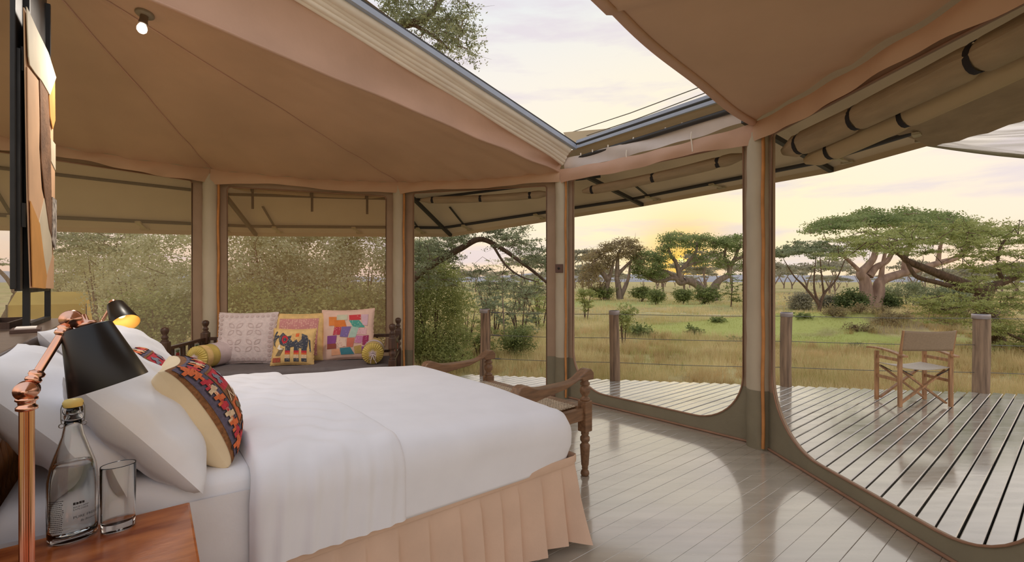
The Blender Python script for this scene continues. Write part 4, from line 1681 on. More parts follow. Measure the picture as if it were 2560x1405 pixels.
reading_lamp(LB, 'copper reading lamp with black cone shade on the near nightstand', Vector((0.020, 0.080, 0.580)), Vector((0.040, 0.098, 0.560)), Vector((0.083, 0.112, 0.418)))
reading_lamp(Vector((-2.66, 2.93, 0.725)), 'copper reading lamp with black cone shade beyond the far side of the bed', Vector((0.066, 0.03, 0.585)), Vector((0.085, 0.028, 0.568)), Vector((0.200, -0.032, 0.455)))

# ================================================================== swing-top bottle and tumbler
BL = B(1.968, -0.136, 0.78)
bt = thing('water_bottle', 'oval clear glass swing-top water bottle on the near nightstand', 'bottle', BL, ANG + 0.1)
bt.scale = (1, 1, 1.05)
sx_, sy_ = 1.12, 0.84
outer = [(0.0, 0.0), (0.036, 0.0), (0.043, 0.006), (0.0445, 0.03), (0.045, 0.12), (0.0445, 0.150), (0.040, 0.182), (0.030, 0.222), (0.0215, 0.255), (0.0180, 0.280), (0.0165, 0.296)]
inner = [(0.0150, 0.296), (0.0150, 0.280), (0.0185, 0.255), (0.0265, 0.222), (0.0365, 0.182), (0.041, 0.150), (0.0415, 0.12), (0.041, 0.03), (0.038, 0.014), (0.0, 0.011)]
sxz = lambda z: (1 + (sx_ - 1) * max(0, min(1, (0.28 - z) / 0.08)), 1 + (sy_ - 1) * max(0, min(1, (0.28 - z) / 0.08)))


def oval(prof, n=48):
    mb = MB()
    vs, fs = [], []
    for r, z in prof:
        a_, b_ = sxz(z)
        for k in range(n):
            t_ = 2 * PI * k / n
            vs.append((r * a_ * math.cos(t_), r * b_ * math.sin(t_), z))
    for i in range(len(prof) - 1):
        for k in range(n):
            a, b = i * n + k, i * n + (k + 1) % n
            fs.append((a, b, b + n, a + n))
    mb.add(vs, fs, True)
    return mb


oval(outer + inner).build('glass_body', 'glass', bt)
oval([(0.0, 0.0115), (0.0375, 0.0145), (0.0405, 0.03), (0.041, 0.12), (0.0405, 0.149), (0.036, 0.181), (0.034, 0.190), (0.0, 0.190)]).build('water', 'water', bt)
MB().lathe([(0.0165, 0.294), (0.0205, 0.298), (0.0205, 0.318), (0.019, 0.325), (0.015, 0.325), (0.015, 0.294)], 28, cap0=False, cap1=False).build('neck_ring', 'glass', bt)
MB().lathe([(0.0, 0.318), (0.0145, 0.318), (0.0145, 0.328), (0.0, 0.328)], 20, cap0=False, cap1=False).build('gasket', 'ink', bt)
MB().lathe([(0.019, 0.327), (0.0205, 0.331), (0.0205, 0.338), (0.017, 0.344), (0.0, 0.346)], 28, cap1=False).build('stopper', 'capyellow', bt)
wb = MB()
th0 = math.radians(-46) - ANG - 0.1
for s_ in (-1, 1):
    a = th0 + s_ * 1.25
    c, s2 = math.cos(a), math.sin(a)
    wb.tube([(0.021 * c, 0.021 * s2, 0.335), (0.0235 * c, 0.0235 * s2, 0.326), (0.0235 * c, 0.0235 * s2, 0.30), (0.0225 * c, 0.0225 * s2, 0.288)], 0.0013, 6)
    wb.tube([(0.0225 * c + 0.005 * math.cos(k), 0.0225 * s2, 0.284 + 0.005 * math.sin(k)) for k in np.linspace(0, 2 * PI, 13)], 0.0013, 6)
wb.tube([(0.0215 * math.cos(a), 0.0215 * math.sin(a), 0.297) for a in np.linspace(0, 2 * PI, 25)], 0.0012, 6)
wb.build('wire_bail', 'steelwire', bt)


def bottle_pt(x, z, off=0.0008):
    a = th0 + x / 0.045
    a_, b_ = sxz(z)
    r = 0.0452 + off
    return Vector((r * a_ * math.cos(a), r * b_ * math.sin(a), z))


def printed(txt, size, x0, z0, slope=0.0, shear=0.0, align='LEFT'):
    cu = bpy.data.curves.new('lettering', 'FONT')
    cu.body = txt
    cu.size = size
    cu.shear = shear
    cu.resolution_u = 2
    cu.align_x = align
    ob = bpy.data.objects.new('lettering', cu)
    COL.objects.link(ob)
    bpy.context.view_layer.update()
    me = ob.evaluated_get(bpy.context.evaluated_depsgraph_get()).to_mesh()
    mb = MB()
    mb.add([bottle_pt(x0 + v.co.x, z0 + v.co.y + slope * v.co.x) for v in me.vertices], [list(p.vertices) for p in me.polygons])
    bpy.data.objects.remove(ob)
    bpy.data.curves.remove(cu)
    return mb


printed('PURE FRESH WATER', 0.0088, 0.0, 0.060).build('lettering', 'ink', bt)
printed('By Basecamp', 0.0066, 0.012, 0.050, 0, 0.3).build('lettering', 'ink', bt)
printed('BASECAMP', 0.0056, 0.0, 0.086).build('lettering', 'ink', bt)
printed('EXPLORER', 0.0056, 0.0, 0.080).build('lettering', 'ink', bt)
lg = MB()
for k in range(4):
    lg.add([bottle_pt(0.0 + .005 * k, 0.0935), bottle_pt(.0042 + .005 * k, 0.0935), bottle_pt(.0042 + .005 * k, 0.0995 - .001 * (k % 2)), bottle_pt(.005 * k, 0.0995)], [(0, 1, 2, 3)])
lg.build('printed_logo', 'ink', bt)
lt = MB()
random.seed(3)
for k in range(17):
    z = 0.108 - 0.0046 * k
    x = -0.048 + (0.008 * random.random() if k % 4 == 3 else 0)
    while x < -0.018:
        l_ = random.uniform(0.0012, 0.0035)
        lt.add([bottle_pt(x, z), bottle_pt(x + l_, z), bottle_pt(x + l_, z + .0016), bottle_pt(x, z + .0016)], [(0, 1, 2, 3)])
        x += l_ + 0.0008
lt.build('fine_print', 'ink', bt)

tg = thing('tumbler', 'tall empty clear glass tumbler beside the water bottle', 'glass', B(1.878, -0.150, 0.78), ANG + 0.1)
tprof = [(0.0, 0.0), (0.029, 0.0), (0.033, 0.004), (0.0345, 0.172), (0.0340, 0.1745), (0.0332, 0.172), (0.0312, 0.030), (0.027, 0.022), (0.0, 0.019)]
MB().lathe(tprof, 44, sx=1.1, sy=0.85, cap0=False, cap1=False).build('glass_body', 'glass', tg)


# ================================================================== bench at the foot of the bed
BF = Vector((0.545, 3.40, 0))                  # near front leg
bu = Vector((0.76, 0.65, 0)).normalized()      # towards the deck
bv = Vector((-bu.y, bu.x, 0))                  # towards the far end
bench = thing('bench', 'carved wooden bench with cane seat and scrolled arms at the foot of the bed', 'bench', BF, math.atan2(bu.y, bu.x))
BLN, BD = 1.18, 0.66                           # local x: -depth .. 0, y: 0 .. length
legp = [(0.0, 0.0), (0.026, 0.0), (0.033, 0.012), (0.030, 0.03), (0.020, 0.045), (0.024, 0.055), (0.022, 0.065), (0.028, 0.08), (0.036, 0.20), (0.038, 0.225), (0.030, 0.235), (0.024, 0.245),
        (0.036, 0.262), (0.036, 0.285), (0.024, 0.30), (0.030, 0.31), (0.030, 0.33)]
upp = [(0.024, 0.555), (0.036, 0.56), (0.037, 0.575), (0.024, 0.585), (0.022, 0.595), (0.036, 0.615), (0.040, 0.64), (0.034, 0.66), (0.022, 0.668), (0.036, 0.676), (0.037, 0.69), (0.026, 0.70), (0.026, 0.72)]
for x in (0, -BD):
    for y in (0, BLN):
        lg = MB().lathe(legp, 20, (x, y, 0), cap0=False)
        lg.box((x, y, 0.445), (0.078, 0.078, 0.23), bevel=0.008)
        lg.build('leg', 'benchwood', bench)
        if x == 0:
            MB().lathe(upp, 20, (x, y, 0)).build('arm_post', 'benchwood', bench)
for y in (0, BLN):
    MB().box((-BD / 2, y, 0.465), (BD - .07, 0.04, 0.09), bevel=0.004).build('side_rail', 'benchwood', bench)
    # serpentine arm cut from a thick board
    top, bot = [], []
    for k in range(25):
        f = k / 24
        x = 0.055 - (BD + 0.10) * f
        zt = 0.735 + 0.065 * math.exp(-((f - 0.06) / 0.13) ** 2) - 0.012 * math.sin(f * PI) + 0.035 * math.exp(-((f - 0.9) / 0.10) ** 2)
        if f < 0.02:
            zt -= 0.02
        if f > 0.96:
            zt -= 0.03
        top.append((x, zt))
    bot = [(-BD - .045, 0.66), (-BD - .04, 0.51), (-BD + .07, 0.51), (-BD + .085, 0.60), (-BD + .12, 0.645), (-BD + .25, 0.665), (-BD + .42, 0.685), (-0.08, 0.735), (-0.06, 0.715), (0.055, 0.715)]
    ar = MB()
    ar.prism(top + bot, lambda a, b, t_, y=y: Vector((a, y - 0.042 + t_, b)), 0.084)
    ao = ar.build('arm', 'benchwood', bench)
    bvm = ao.modifiers.new('soft', 'BEVEL')
    bvm.width = 0.008
    bvm.segments = 2
    bvm.limit_method = 'ANGLE'
for x in (0, -BD):
    MB().box((x, BLN / 2, 0.465), (0.04, BLN - .07, 0.09), bevel=0.004).build('long_rail', 'benchwood', bench)
for x in (-0.035, -BD + .035):
    MB().box((x, BLN / 2, 0.517), (0.07, BLN - .02, 0.016), bevel=0.003).build('seat_frame', 'benchwood', bench)
cane = MB()
for k in range(46):
    y = 0.04 + (BLN - .08) * k / 45
    cane.tube([(-BD + .06, y, 0.518 + .002 * (k % 2)), (-BD / 2, y, 0.516), (-.06, y, 0.518 + .002 * (k % 2))], 0.0045, 4, caps=False)
for k in range(24):
    x = -BD + .07 + (BD - .14) * k / 23
    cane.tube([(x, 0.03, 0.519), (x, BLN / 2, 0.517), (x, BLN - .03, 0.519)], 0.0045, 4, caps=False)
for k in range(-20, 60):
    y = 0.03 + (BLN - .06) * k / 40
    y2 = y + 0.5
    a = Vector((-BD + .06, y, 0.522))
    b = Vector((-.06, y2, 0.522))
    ya, yb = max(y, .03), min(y2, BLN - .03)
    if yb - ya > 0.03:
        fa, fb_ = (ya - y) / .5, (yb - y) / .5
        cane.tube([a.lerp(b, fa), a.lerp(b, fb_)], 0.0035, 4, caps=False)
tag(cane.build('cane_seat', 'cane', bench), kind='stuff')

# ================================================================== daybed
dx = Vector((0.985, 0.17, 0))
dy = Vector((-0.17, 0.985, 0))
DBO = Vector((-3.364, 4.41, 0))                # front left post
DBA = math.atan2(dx.y, dx.x)
db = thing('daybed', 'dark wooden daybed with turned corner posts and a charcoal mattress', 'daybed', DBO, DBA)
DL, DD = 2.14, 0.80
pp = [(0.0, 0.0), (0.028, 0.0), (0.034, 0.02), (0.026, 0.06), (0.034, 0.20), (0.026, 0.26)]
up2 = [(0.030, 0.62), (0.036, 0.635), (0.022, 0.655), (0.034, 0.675), (0.036, 0.70), (0.022, 0.72), (0.030, 0.735)]
up3 = [(0.030, 0.86), (0.034, 0.87), (0.022, 0.885), (0.030, 0.895), (0.030, 0.91), (0.018, 0.925), (0.030, 0.945), (0.036, 0.965), (0.036, 0.985), (0.024, 0.998), (0.0, 1.004)]
for x in (0, DL):
    for y in (0, DD):
        b = MB().lathe(pp, 16, (x, y, 0), cap0=False)
        b.box((x, y, 0.44), (0.075, 0.075, 0.37), bevel=0.006)
        b.lathe(up2, 16, (x, y, 0))
        b.box((x, y, 0.80), (0.078, 0.078, 0.13), bevel=0.014)
        b.lathe(up3, 16, (x, y, 0), cap1=False)
        b.build('corner_post', 'darkwood', db)
for y in (0, DD):
    MB().box((DL / 2, y, 0.34), (DL - .06, 0.045, 0.12), bevel=0.004).build('seat_rail', 'darkwood', db)
for x in (0, DL):
    MB().box((x, DD / 2, 0.34), (0.045, DD - .06, 0.12)).build('end_rail', 'darkwood', db)
    MB().box((x, DD / 2, 0.79), (0.035, DD - .06, 0.03)).build('arm_rail', 'darkwood', db)
    MB().box((x, DD / 2, 0.60), (0.035, DD - .06, 0.03)).build('arm_rail', 'darkwood', db)
    for k, f in enumerate((0.10, 0.17, 0.35, 0.43, 0.57, 0.65, 0.83, 0.90)):
        MB().box((x, DD * f, 0.695), (0.022, 0.022, 0.17)).build('arm_slat', 'darkwood', db)
    for f in (0.26, 0.74):       # painted tiles let into the arms
        tl = MB().box((x, DD * f, 0.695), (0.014, 0.105, 0.135)).build('painted_tile', mat('tile_glaze', lin(214, 226, 220), 0.2, 0.03), db)
        for sx3 in (-1, 1):
            fr_ = MB()
            xo = x + sx3 * 0.0085
            berry = [(DD * f + 0.032 * math.sin(a) * (1 - 0.25 * math.cos(a)), 0.69 - 0.042 * math.cos(a)) for a in np.linspace(0, 2 * PI, 16, endpoint=False)]
            fr_.prism(berry, lambda a, b, t_: Vector((xo + t_ * sx3, a, b)), 0.002)
            fr_.build('strawberry', mat('berry_red', lin(176, 64, 58), 0.4, 0.1), tl)
            lf = MB()
            for da in (-.02, 0, .02):
                lf.prism([(DD * f + da - .012, 0.742), (DD * f + da * .4, 0.722), (DD * f + da + .012, 0.742), (DD * f + da, 0.752)], lambda a, b, t_: Vector((xo + t_ * sx3, a, b)), 0.003)
            lf.build('leaf', mat('berry_leaf', lin(96, 124, 70), 0.4, 0.1), tl)
MB().box((DL / 2, DD, 0.79), (DL - .06, 0.035, 0.035)).build('back_rail', 'darkwood', db)
MB().box((DL / 2, DD, 0.60), (DL - .06, 0.035, 0.03)).build('back_rail', 'darkwood', db)
for k in range(14):
    MB().box((0.10 + (DL - .2) * k / 13, DD, 0.695), (0.022, 0.022, 0.17)).build('back_slat', 'darkwood', db)
sm_ = rbox(0.045, DL - .045, -0.02, DD - .03, 0.40, 0.56, 0.045, 20, lambda q: Vector((q.x, q.y, q.z + 0.006 * math.sin(5 * q.x + 1) + 0.003 * math.sin(13 * q.x + 7 * q.y))))
sm_.build('seat_mattress', 'seatgrey', db)


def D(x, y, z):
    p = DBO + dx * x + dy * y
    return Vector((p.x, p.y, z))


# bolsters with gathered ends
def bolster(p, ang, label, ln=0.50, r=0.118):
    o = thing('bolster', label, 'bolster', p, ang, 'gathered yellow bolsters on the daybed')
    n = 64

    def bf(u_, v_):
        a = 2 * PI * v_
        return Vector((r * math.cos(a) * (1 + 0.01 * math.sin(6 * u_ + a)), ln * u_, r + r * math.sin(a) * (1 + 0.01 * math.sin(5 * u_ + 2 * a))))
    MB().grid(bf, 16, n).build('cover', 'palepink' if False else 'mustard', o)
    for u0, u1 in ((0.02, 0.16), (0.34, 0.66), (0.84, 0.98)):
        MB().grid(lambda u_, v_: bf(u0 + (u1 - u0) * u_, v_) + Vector((math.cos(2 * PI * v_), 0, math.sin(2 * PI * v_))) * 0.002, 4, n).build('fabric_band', 'yellow' if u0 != .34 else 'lilac', o)
    for sg, y0 in ((-1, 0.0), (1, ln)):
        eb = MB()

        def ef(u_, v_):
            a = 2 * PI * v_
            rr4 = r * (1 - u_) + 0.012 * u_
            fold = 0.007 * math.sin(26 * a) * math.sin(PI * min(1, u_ + .12)) * (1 - .4 * u_)
            return Vector((rr4 * math.cos(a), y0 + sg * (0.030 * math.sin(PI * u_ * .75) + fold), r + rr4 * math.sin(a)))
        eb.grid(ef, 12, 208)
        eb.build('gathered_end', 'mustard', o)
        db_ = MB()
        db_.grid(lambda u_, v_: Vector(((0.048 - .04 * u_) * math.cos(2 * PI * v_), y0 + sg * (0.026 + .008 * u_ + 0.004 * math.sin(40 * PI * v_)), r + (0.048 - .04 * u_) * math.sin(2 * PI * v_))), 3, 80)
        db_.build('gathered_rosette', 'lilac', o)
    tb_ = MB()
    for s_ in (-1, 1):
        tb_.tube([(0, -0.035, r), (0.028 * s_, -0.05, r - 0.02), (0.034 * s_, -0.05, r - 0.055), (0.014 * s_, -0.05, r - 0.06), (0, -0.038, r - 0.005)], 0.005, 6)
        tb_.tube([(0, -0.038, r), (0.014 * s_, -0.046, r - 0.05), (0.03 * s_ + .01, -0.04, r - 0.10)], 0.004, 6)
    tb_.build('tie_bow', 'lilac', o)
    return o


bolster(D(0.235, 0.10, 0.562), DBA - 0.32, 'mustard bolster with gathered end at the left end of the daybed')
bolster(D(DL - .215, 0.14, 0.562), DBA + 0.08, 'mustard bolster with gathered end and bow at the right end of the daybed', 0.44, 0.112)

YD = DBA
c1_ = pillow('cushion', 'off-white cushion with leaf cutwork on the left of the daybed', 'cushion', 'cushwhite', 0.60, 0.56, 0.17, D(0.56, 0.40, 0.557), YD, 0.24, 0, 'square cushions on the daybed', 2, 0.0012, 40, 0.05, 0.007)


def petal(cx, cy, ang, l_, w_):
    return [(cx + math.cos(ang) * l_ * f - math.sin(ang) * w_ * math.sin(PI * f) * s_, cy + math.sin(ang) * l_ * f + math.cos(ang) * w_ * math.sin(PI * f) * s_)
            for s_, rng in ((1, [k / 6 for k in range(7)]), (-1, [k / 6 for k in range(5, 0, -1)])) for f in rng]


ring_ = []
for cx in (-.33, .33):
    for cy in (-.33, .33):
        for k in range(4):
            a = PI / 4 + k * PI / 2
            pt = petal(cx + .05 * math.cos(a), cy + .05 * math.sin(a), a, .30, .085)
            for i in range(len(pt)):
                j = (i + 1) % len(pt)
                m0, m1 = Vector(pt[i]), Vector(pt[j])
                cc = Vector((cx + .2 * math.cos(a), cy + .2 * math.sin(a)))
                ring_.append([tuple(m0), tuple(m1), tuple(m1.lerp(cc, .28)), tuple(m0.lerp(cc, .28))])
applique(c1_, 'leaf_cutwork', ring_, 'motif', 0.60, 0.56, 0.17, 0.004, 0.05, 0.45, 0)
sc = []
for k in range(11):
    f = -.88 + 1.76 * k / 10
    for a, b in ((f, -.86), (f, .86), (-.86, f), (.86, f)):
        sc.append([(a + .06 * math.cos(q), b + .06 * math.sin(q)) for q in np.linspace(0, 2 * PI, 8, endpoint=False)])
applique(c1_, 'scalloped_edge', sc, 'motif', 0.60, 0.56, 0.17, 0.004, 0.05, 0.45, 0)

c2_ = pillow('cushion', 'pink batik cushion with a yellow border behind the elephant cushion', 'cushion', 'yellow', 0.54, 0.54, 0.16, D(1.09, 0.44, 0.557), YD, 0.22, 0, 'square cushions on the daybed', 5, 0.0012, 40, 0.05, 0.006)
pk = [rect(-.78 + .39 * i, -.78 + .39 * j, -.39 + .39 * i, -.39 + .39 * j) for i in range(4) for j in range(4)]
applique(c2_, 'batik_panel', pk, 'pinkbatik', 0.54, 0.54, 0.16, 0.004, 0.05, 0.45, 3)

c3_ = pillow('cushion', 'pale pink cushion with a patchwork of bright parallelograms', 'cushion', 'palepink', 0.58, 0.58, 0.17, D(1.62, 0.45, 0.557), YD, 0.20, -0.03, 'square cushions on the daybed', 7, 0.0012, 40, 0.06, 0.005)
PT = [('orange_patch', lin(230, 140, 72), None, [(-.72, .72), (-.42, .72), (-.42, .36), (-.72, .36)]),
      ('orange_patch', lin(224, 128, 60), None, [(-.50, .58), (-.10, .58), (-.02, .30), (-.50, .30)]),
      ('pale_green_patch', lin(206, 206, 180), None, [(-.40, .80), (.0, .80), (.0, .58), (-.40, .58)]),
      ('red_patch', lin(208, 66, 72), lin(240, 210, 200), [(.06, .78), (.50, .78), (.52, .56), (.08, .56)]),
      ('green_patch', lin(84, 164, 150), lin(200, 226, 210), [(.06, .56), (.46, .54), (.70, .24), (.26, .24)]),
      ('lilac_patch', lin(222, 186, 200), None, [(.52, .78), (.80, .76), (.78, .30), (.60, .34)]),
      ('crimson_patch', lin(196, 72, 88), lin(236, 190, 190), [(-.50, .30), (-.22, .30), (-.28, -.02), (-.56, -.02)]),
      ('violet_patch', lin(132, 112, 170), lin(200, 190, 220), [(-.20, .30), (.16, .30), (.02, -.14), (-.28, -.10)]),
      ('mint_patch', lin(178, 204, 190), None, [(.18, .30), (.46, .24), (.34, -.14), (.06, -.16)]),
      ('rose_dot_patch', lin(230, 186, 190), lin(196, 90, 110), [(.36, .20), (.76, .20), (.76, -.06), (.38, -.04)]),
      ('purple_patch', lin(150, 84, 152), None, [(-.78, -.04), (-.40, -.04), (-.44, -.36), (-.78, -.36)]),
      ('cream_dot_patch', lin(238, 208, 190), lin(190, 92, 96), [(-.38, -.12), (-.06, -.18), (-.02, -.50), (-.30, -.54), (-.44, -.36)]),
      ('terracotta_patch', lin(212, 124, 100), None, [(.0, -.16), (.30, -.18), (.22, -.54), (-.02, -.52)]),
      ('mauve_patch', lin(202, 132, 172), lin(236, 196, 216), [(.36, -.08), (.64, -.10), (.56, -.40), (.28, -.38)]),
      ('plum_patch', lin(164, 60, 102), lin(228, 170, 190), [(.62, -.10), (.84, -.08), (.80, -.50), (.58, -.46)]),
      ('brown_patch', lin(160, 86, 74), None, [(-.78, -.36), (-.42, -.36), (-.42, -.56), (-.78, -.56)]),
      ('teal_patch', lin(72, 140, 156), None, [(-.28, -.56), (.12, -.54), (.26, -.82), (-.24, -.82)]),
      ('olive_patch', lin(196, 166, 98), None, [(.26, -.52), (.54, -.46), (.54, -.80), (.28, -.80)]),
      ('peach_patch', lin(242, 178, 140), None, [(-.60, -.58), (-.30, -.58), (-.26, -.82), (-.60, -.82)]),
      ('violet_patch', lin(150, 88, 150), None, [(.56, -.52), (.82, -.54), (.80, -.80), (.56, -.80)])]
for i, (nm, c, dc, pl) in enumerate(PT):
    m_ = dots_mat(nm, c, dc, 60.0, 0.22) if dc else mat(nm, c, 0.9, 0.06, 20)
    applique(c3_, 'patch', [pl], m_, 0.58, 0.58, 0.17, 0.004 + 0.0006 * (i % 3), 0.06, 0.45, 3)

c4_ = pillow('cushion', 'small yellow cushion with a patterned elephant, in front of the pink cushion', 'cushion', 'yellow', 0.43, 0.39, 0.14, D(1.10, 0.20, 0.560), YD, 0.24, 0.02, 'square cushions on the daybed', 9, 0.0012, 40, 0.06, 0.005)
E4 = dict(w=0.43, h=0.39, t=0.14, p=0.06)
AP = lambda nm, polys, m, off, cuts=2: applique(c4_, nm, polys, m, 0.43, 0.39, 0.14, off, 0.06, 0.45, cuts)
navy = dots_mat('navy_floral', lin(72, 76, 88), lin(206, 190, 160), 70.0, 0.24)
AP('elephant_body', [[(-.30, .55), (.05, .66), (.40, .72), (.66, .60), (.74, .35), (.72, -.05), (.60, -.14), (.40, -.10), (.10, -.02), (-.25, -.08), (-.42, .05)]], navy, 0.0040, 4)
AP('elephant_head', [[(-.34, .62), (-.52, .78), (-.64, .60), (-.68, .36), (-.60, .12), (-.42, .0), (-.22, .16), (-.22, .5)]], navy, 0.0046, 3)
AP('elephant_trunk', [[(-.64, .52), (-.80, .42), (-.88, .18), (-.82, -.04), (-.92, .08), (-.97, .32), (-.92, .62), (-.82, .84), (-.76, .80), (-.84, .60), (-.70, .62)]], navy, 0.0040, 3)
AP('elephant_tusk', [[(-.64, .10), (-.72, -.12), (-.60, -.20), (-.40, -.16), (-.56, -.10), (-.58, .06)]], 'cream', 0.0056, 2)
AP('elephant_tail', [[(.74, .40), (.82, .34), (.86, .0), (.90, -.30), (.84, -.30), (.80, .0)]], navy, 0.0040, 2)
AP('saddle_cloth', [[(-.06, .72), (.38, .78), (.42, .40), (.28, .22), (.18, .40), (.02, .24), (-.10, .40)]], mat('saddle', lin(222, 182, 120), 0.9, 0.1, 40), 0.0056, 3)
AP('saddle_patch', [[(.12, .72), (.28, .74), (.28, .54), (.12, .52)]], EM['orange'], 0.0070, 1)
AP('ear', [[(-.50, .56), (-.36, .62), (-.22, .46), (-.28, .20), (-.44, .14), (-.54, .34)]], EM['red'], 0.0062, 2)
AP('ear_lining', [[(-.44, .46), (-.34, .48), (-.28, .36), (-.36, .26), (-.46, .32)]], navy, 0.0076, 2)
legs4 = [-.32, .10, .46]
st_ = [('slate', -.02, -.24), ('red', -.24, -.36), ('orange', -.36, -.46), ('cream', -.46, -.66), ('slate', -.66, -.84)]
for nm, b0, b1 in st_:
    AP('leg_stripe', [rect(x, b1, x + .24, b0) for x in legs4], EM[nm] if nm != 'slate' else navy, 0.0046, 2)
AP('front_leg', [[(-.60, -.12), (-.38, -.10), (-.56, -.52), (-.78, -.52)]], EM['olive'], 0.0046, 2)
AP('foot_cloth', [rect(-.90, -.86, -.52, -.62)], dots_mat('foot_print', lin(190, 96, 74), lin(90, 80, 60), 60, .3), 0.0046, 2)

# ================================================================== ceiling bulb
from mathutils.bvhtree import BVHTree
bm_ = bmesh.new()
bm_.from_mesh(cmain.data)
bvh = BVHTree.FromBMesh(bm_)
bm_.free()


def fitting(dirv, label, seen=True):
    hit = bvh.ray_cast(Vector((0, 0, H)), dirv)
    if hit[0] is None:
        hit = (Vector((0, 0, H)) + dirv * (3.4 / dirv.y if dirv.y else 1), Vector((0, 0, -1)))
    p, n = hit[0], hit[1]
    if n.z > 0:
        n = -n
    o = thing('ceiling_bulb', label, 'light', p, 0)
    Mz = axis_frame((0, 0, 0), n)
    MB().lathe([(0.055, -0.004), (0.056, 0.010), (0.050, 0.016), (0.020, 0.020)], 24, M=Mz).build('mounting_plate', mat('plate_grey', lin(150, 136, 116), 0.5, 0.1), o)
    MB().lathe([(0.024, 0.018), (0.024, 0.062), (0.027, 0.066), (0.027, 0.082)], 18, M=Mz).build('holder', mat('holder_brown', lin(120, 98, 78), 0.5, 0.1), o)
    MB().lathe([(0.018, 0.080), (0.026, 0.096), (0.031, 0.114), (0.029, 0.132), (0.018, 0.146), (0.0, 0.150)], 20, M=Mz, cap1=False).build('bulb', emit_mat('ceiling_bulb_glow', (1.0, 0.9, 0.76, 1), 1.5), o)
    MB().tube([Vector((-.03, .0, 0)), Vector((-.06, 0, 0.006)), Vector((-.09, .0, .012))], 0.004, 5).build('cable_end', 'strap', o)
    l_ = bpy.data.lights.new('ceiling_bulb_light', 'SPOT')
    l_.energy = BULB_W
    l_.color = (1.0, 0.90, 0.78)
    l_.spot_size = math.radians(165)
    l_.spot_blend = 1.0
    l_.shadow_soft_size = 0.15
    lo = bpy.data.objects.new('ceiling_bulb_light', l_)
    lo.parent = o
    lo.location = n * 0.17
    COL.objects.link(lo)
    return o


BULB_W = 112.0
fitting(Vector(((362 - CX) / F, 1.0, (CY - 34) / F)), 'bare bulb in a small metal holder on the tan ceiling')

# ================================================================== director's chair
CH = Vector((4.466, 5.24, 0))
ch = thing('directors_chair', "folding teak director's chair with taupe canvas back on the deck", 'chair', CH, 0.0)
CWD, CDP = 0.585, 0.335
for x in (0, CWD):
    for y in (0, CDP):
        MB().box((x, y, 0.30), (0.042, 0.026, 0.60), bevel=0.003).build('leg', 'teak', ch)
    MB().box((x, CDP / 2, 0.535), (0.022, CDP, 0.034)).build('arm_stretcher', 'teak', ch)
    MB().box((x, CDP / 2, 0.30), (0.022, CDP, 0.034)).build('side_stretcher', 'teak', ch)
    ab_ = MB()
    pts_t = [(-0.075, 0.600), (0.02, 0.615), (0.12, 0.632), (0.22, 0.642), (0.32, 0.645), (0.42, 0.640), (0.46, 0.632)]
    pts_b = [(y, z - 0.02) for y, z in pts_t[::-1]]
    ab_.prism(pts_t + pts_b, lambda a, b, t_, x=x: Vector((x - 0.03 + t_, a, b)), 0.06)
    ab_.build('arm', 'teak', ch)
    MB().bar((x, 0.02, 0.44), (x, -0.055, 0.885), 0.02, 0.028, (1, 0, 0)).build('back_post', 'teak', ch)
for y, sgn in ((0.0, 1), (CDP, 1)):
    yy = y + (0.022 if y == 0 else -0.022)
    MB().bar((0.02, yy, 0.035), (CWD - .04, yy, 0.42), 0.018, 0.034, (0, 1, 0)).build('cross_leg', 'teak', ch)
    MB().bar((CWD - .02, yy + .018, 0.035), (0.04, yy + .018, 0.42), 0.018, 0.034, (0, 1, 0)).build('cross_leg', 'teak', ch)
    for x0, x1 in ((0.02, 0.15), (CWD - .02, CWD - .15)):
        MB().bar((x0, yy - .016, 0.43), (x1, yy - .016, 0.36), 0.006, 0.016, (0, 1, 0)).build('hinge_link', 'tube', ch)
bk = MB()
bk.grid(lambda u_, v_: Vector((-0.012 + (CWD + .024) * u_, -0.018 - 0.040 * v_ - 0.018 * math.sin(PI * u_), 0.650 + 0.235 * v_ - 0.010 * math.sin(PI * u_) * v_)), 16, 8)
bko = bk.build('back_canvas', 'chaircanvas', ch)
sd = bko.modifiers.new('thick', 'SOLIDIFY')
sd.thickness = 0.006
st3 = MB()
st3.grid(lambda u_, v_: Vector((0.02 + (CWD - .04) * u_, -0.01 + (CDP + .04) * v_, 0.452 - 0.028 * math.sin(PI * u_))), 14, 6)
so3 = st3.build('seat_canvas', 'seatcanvas', ch)
sd = so3.modifiers.new('thick', 'SOLIDIFY')
sd.thickness = 0.006

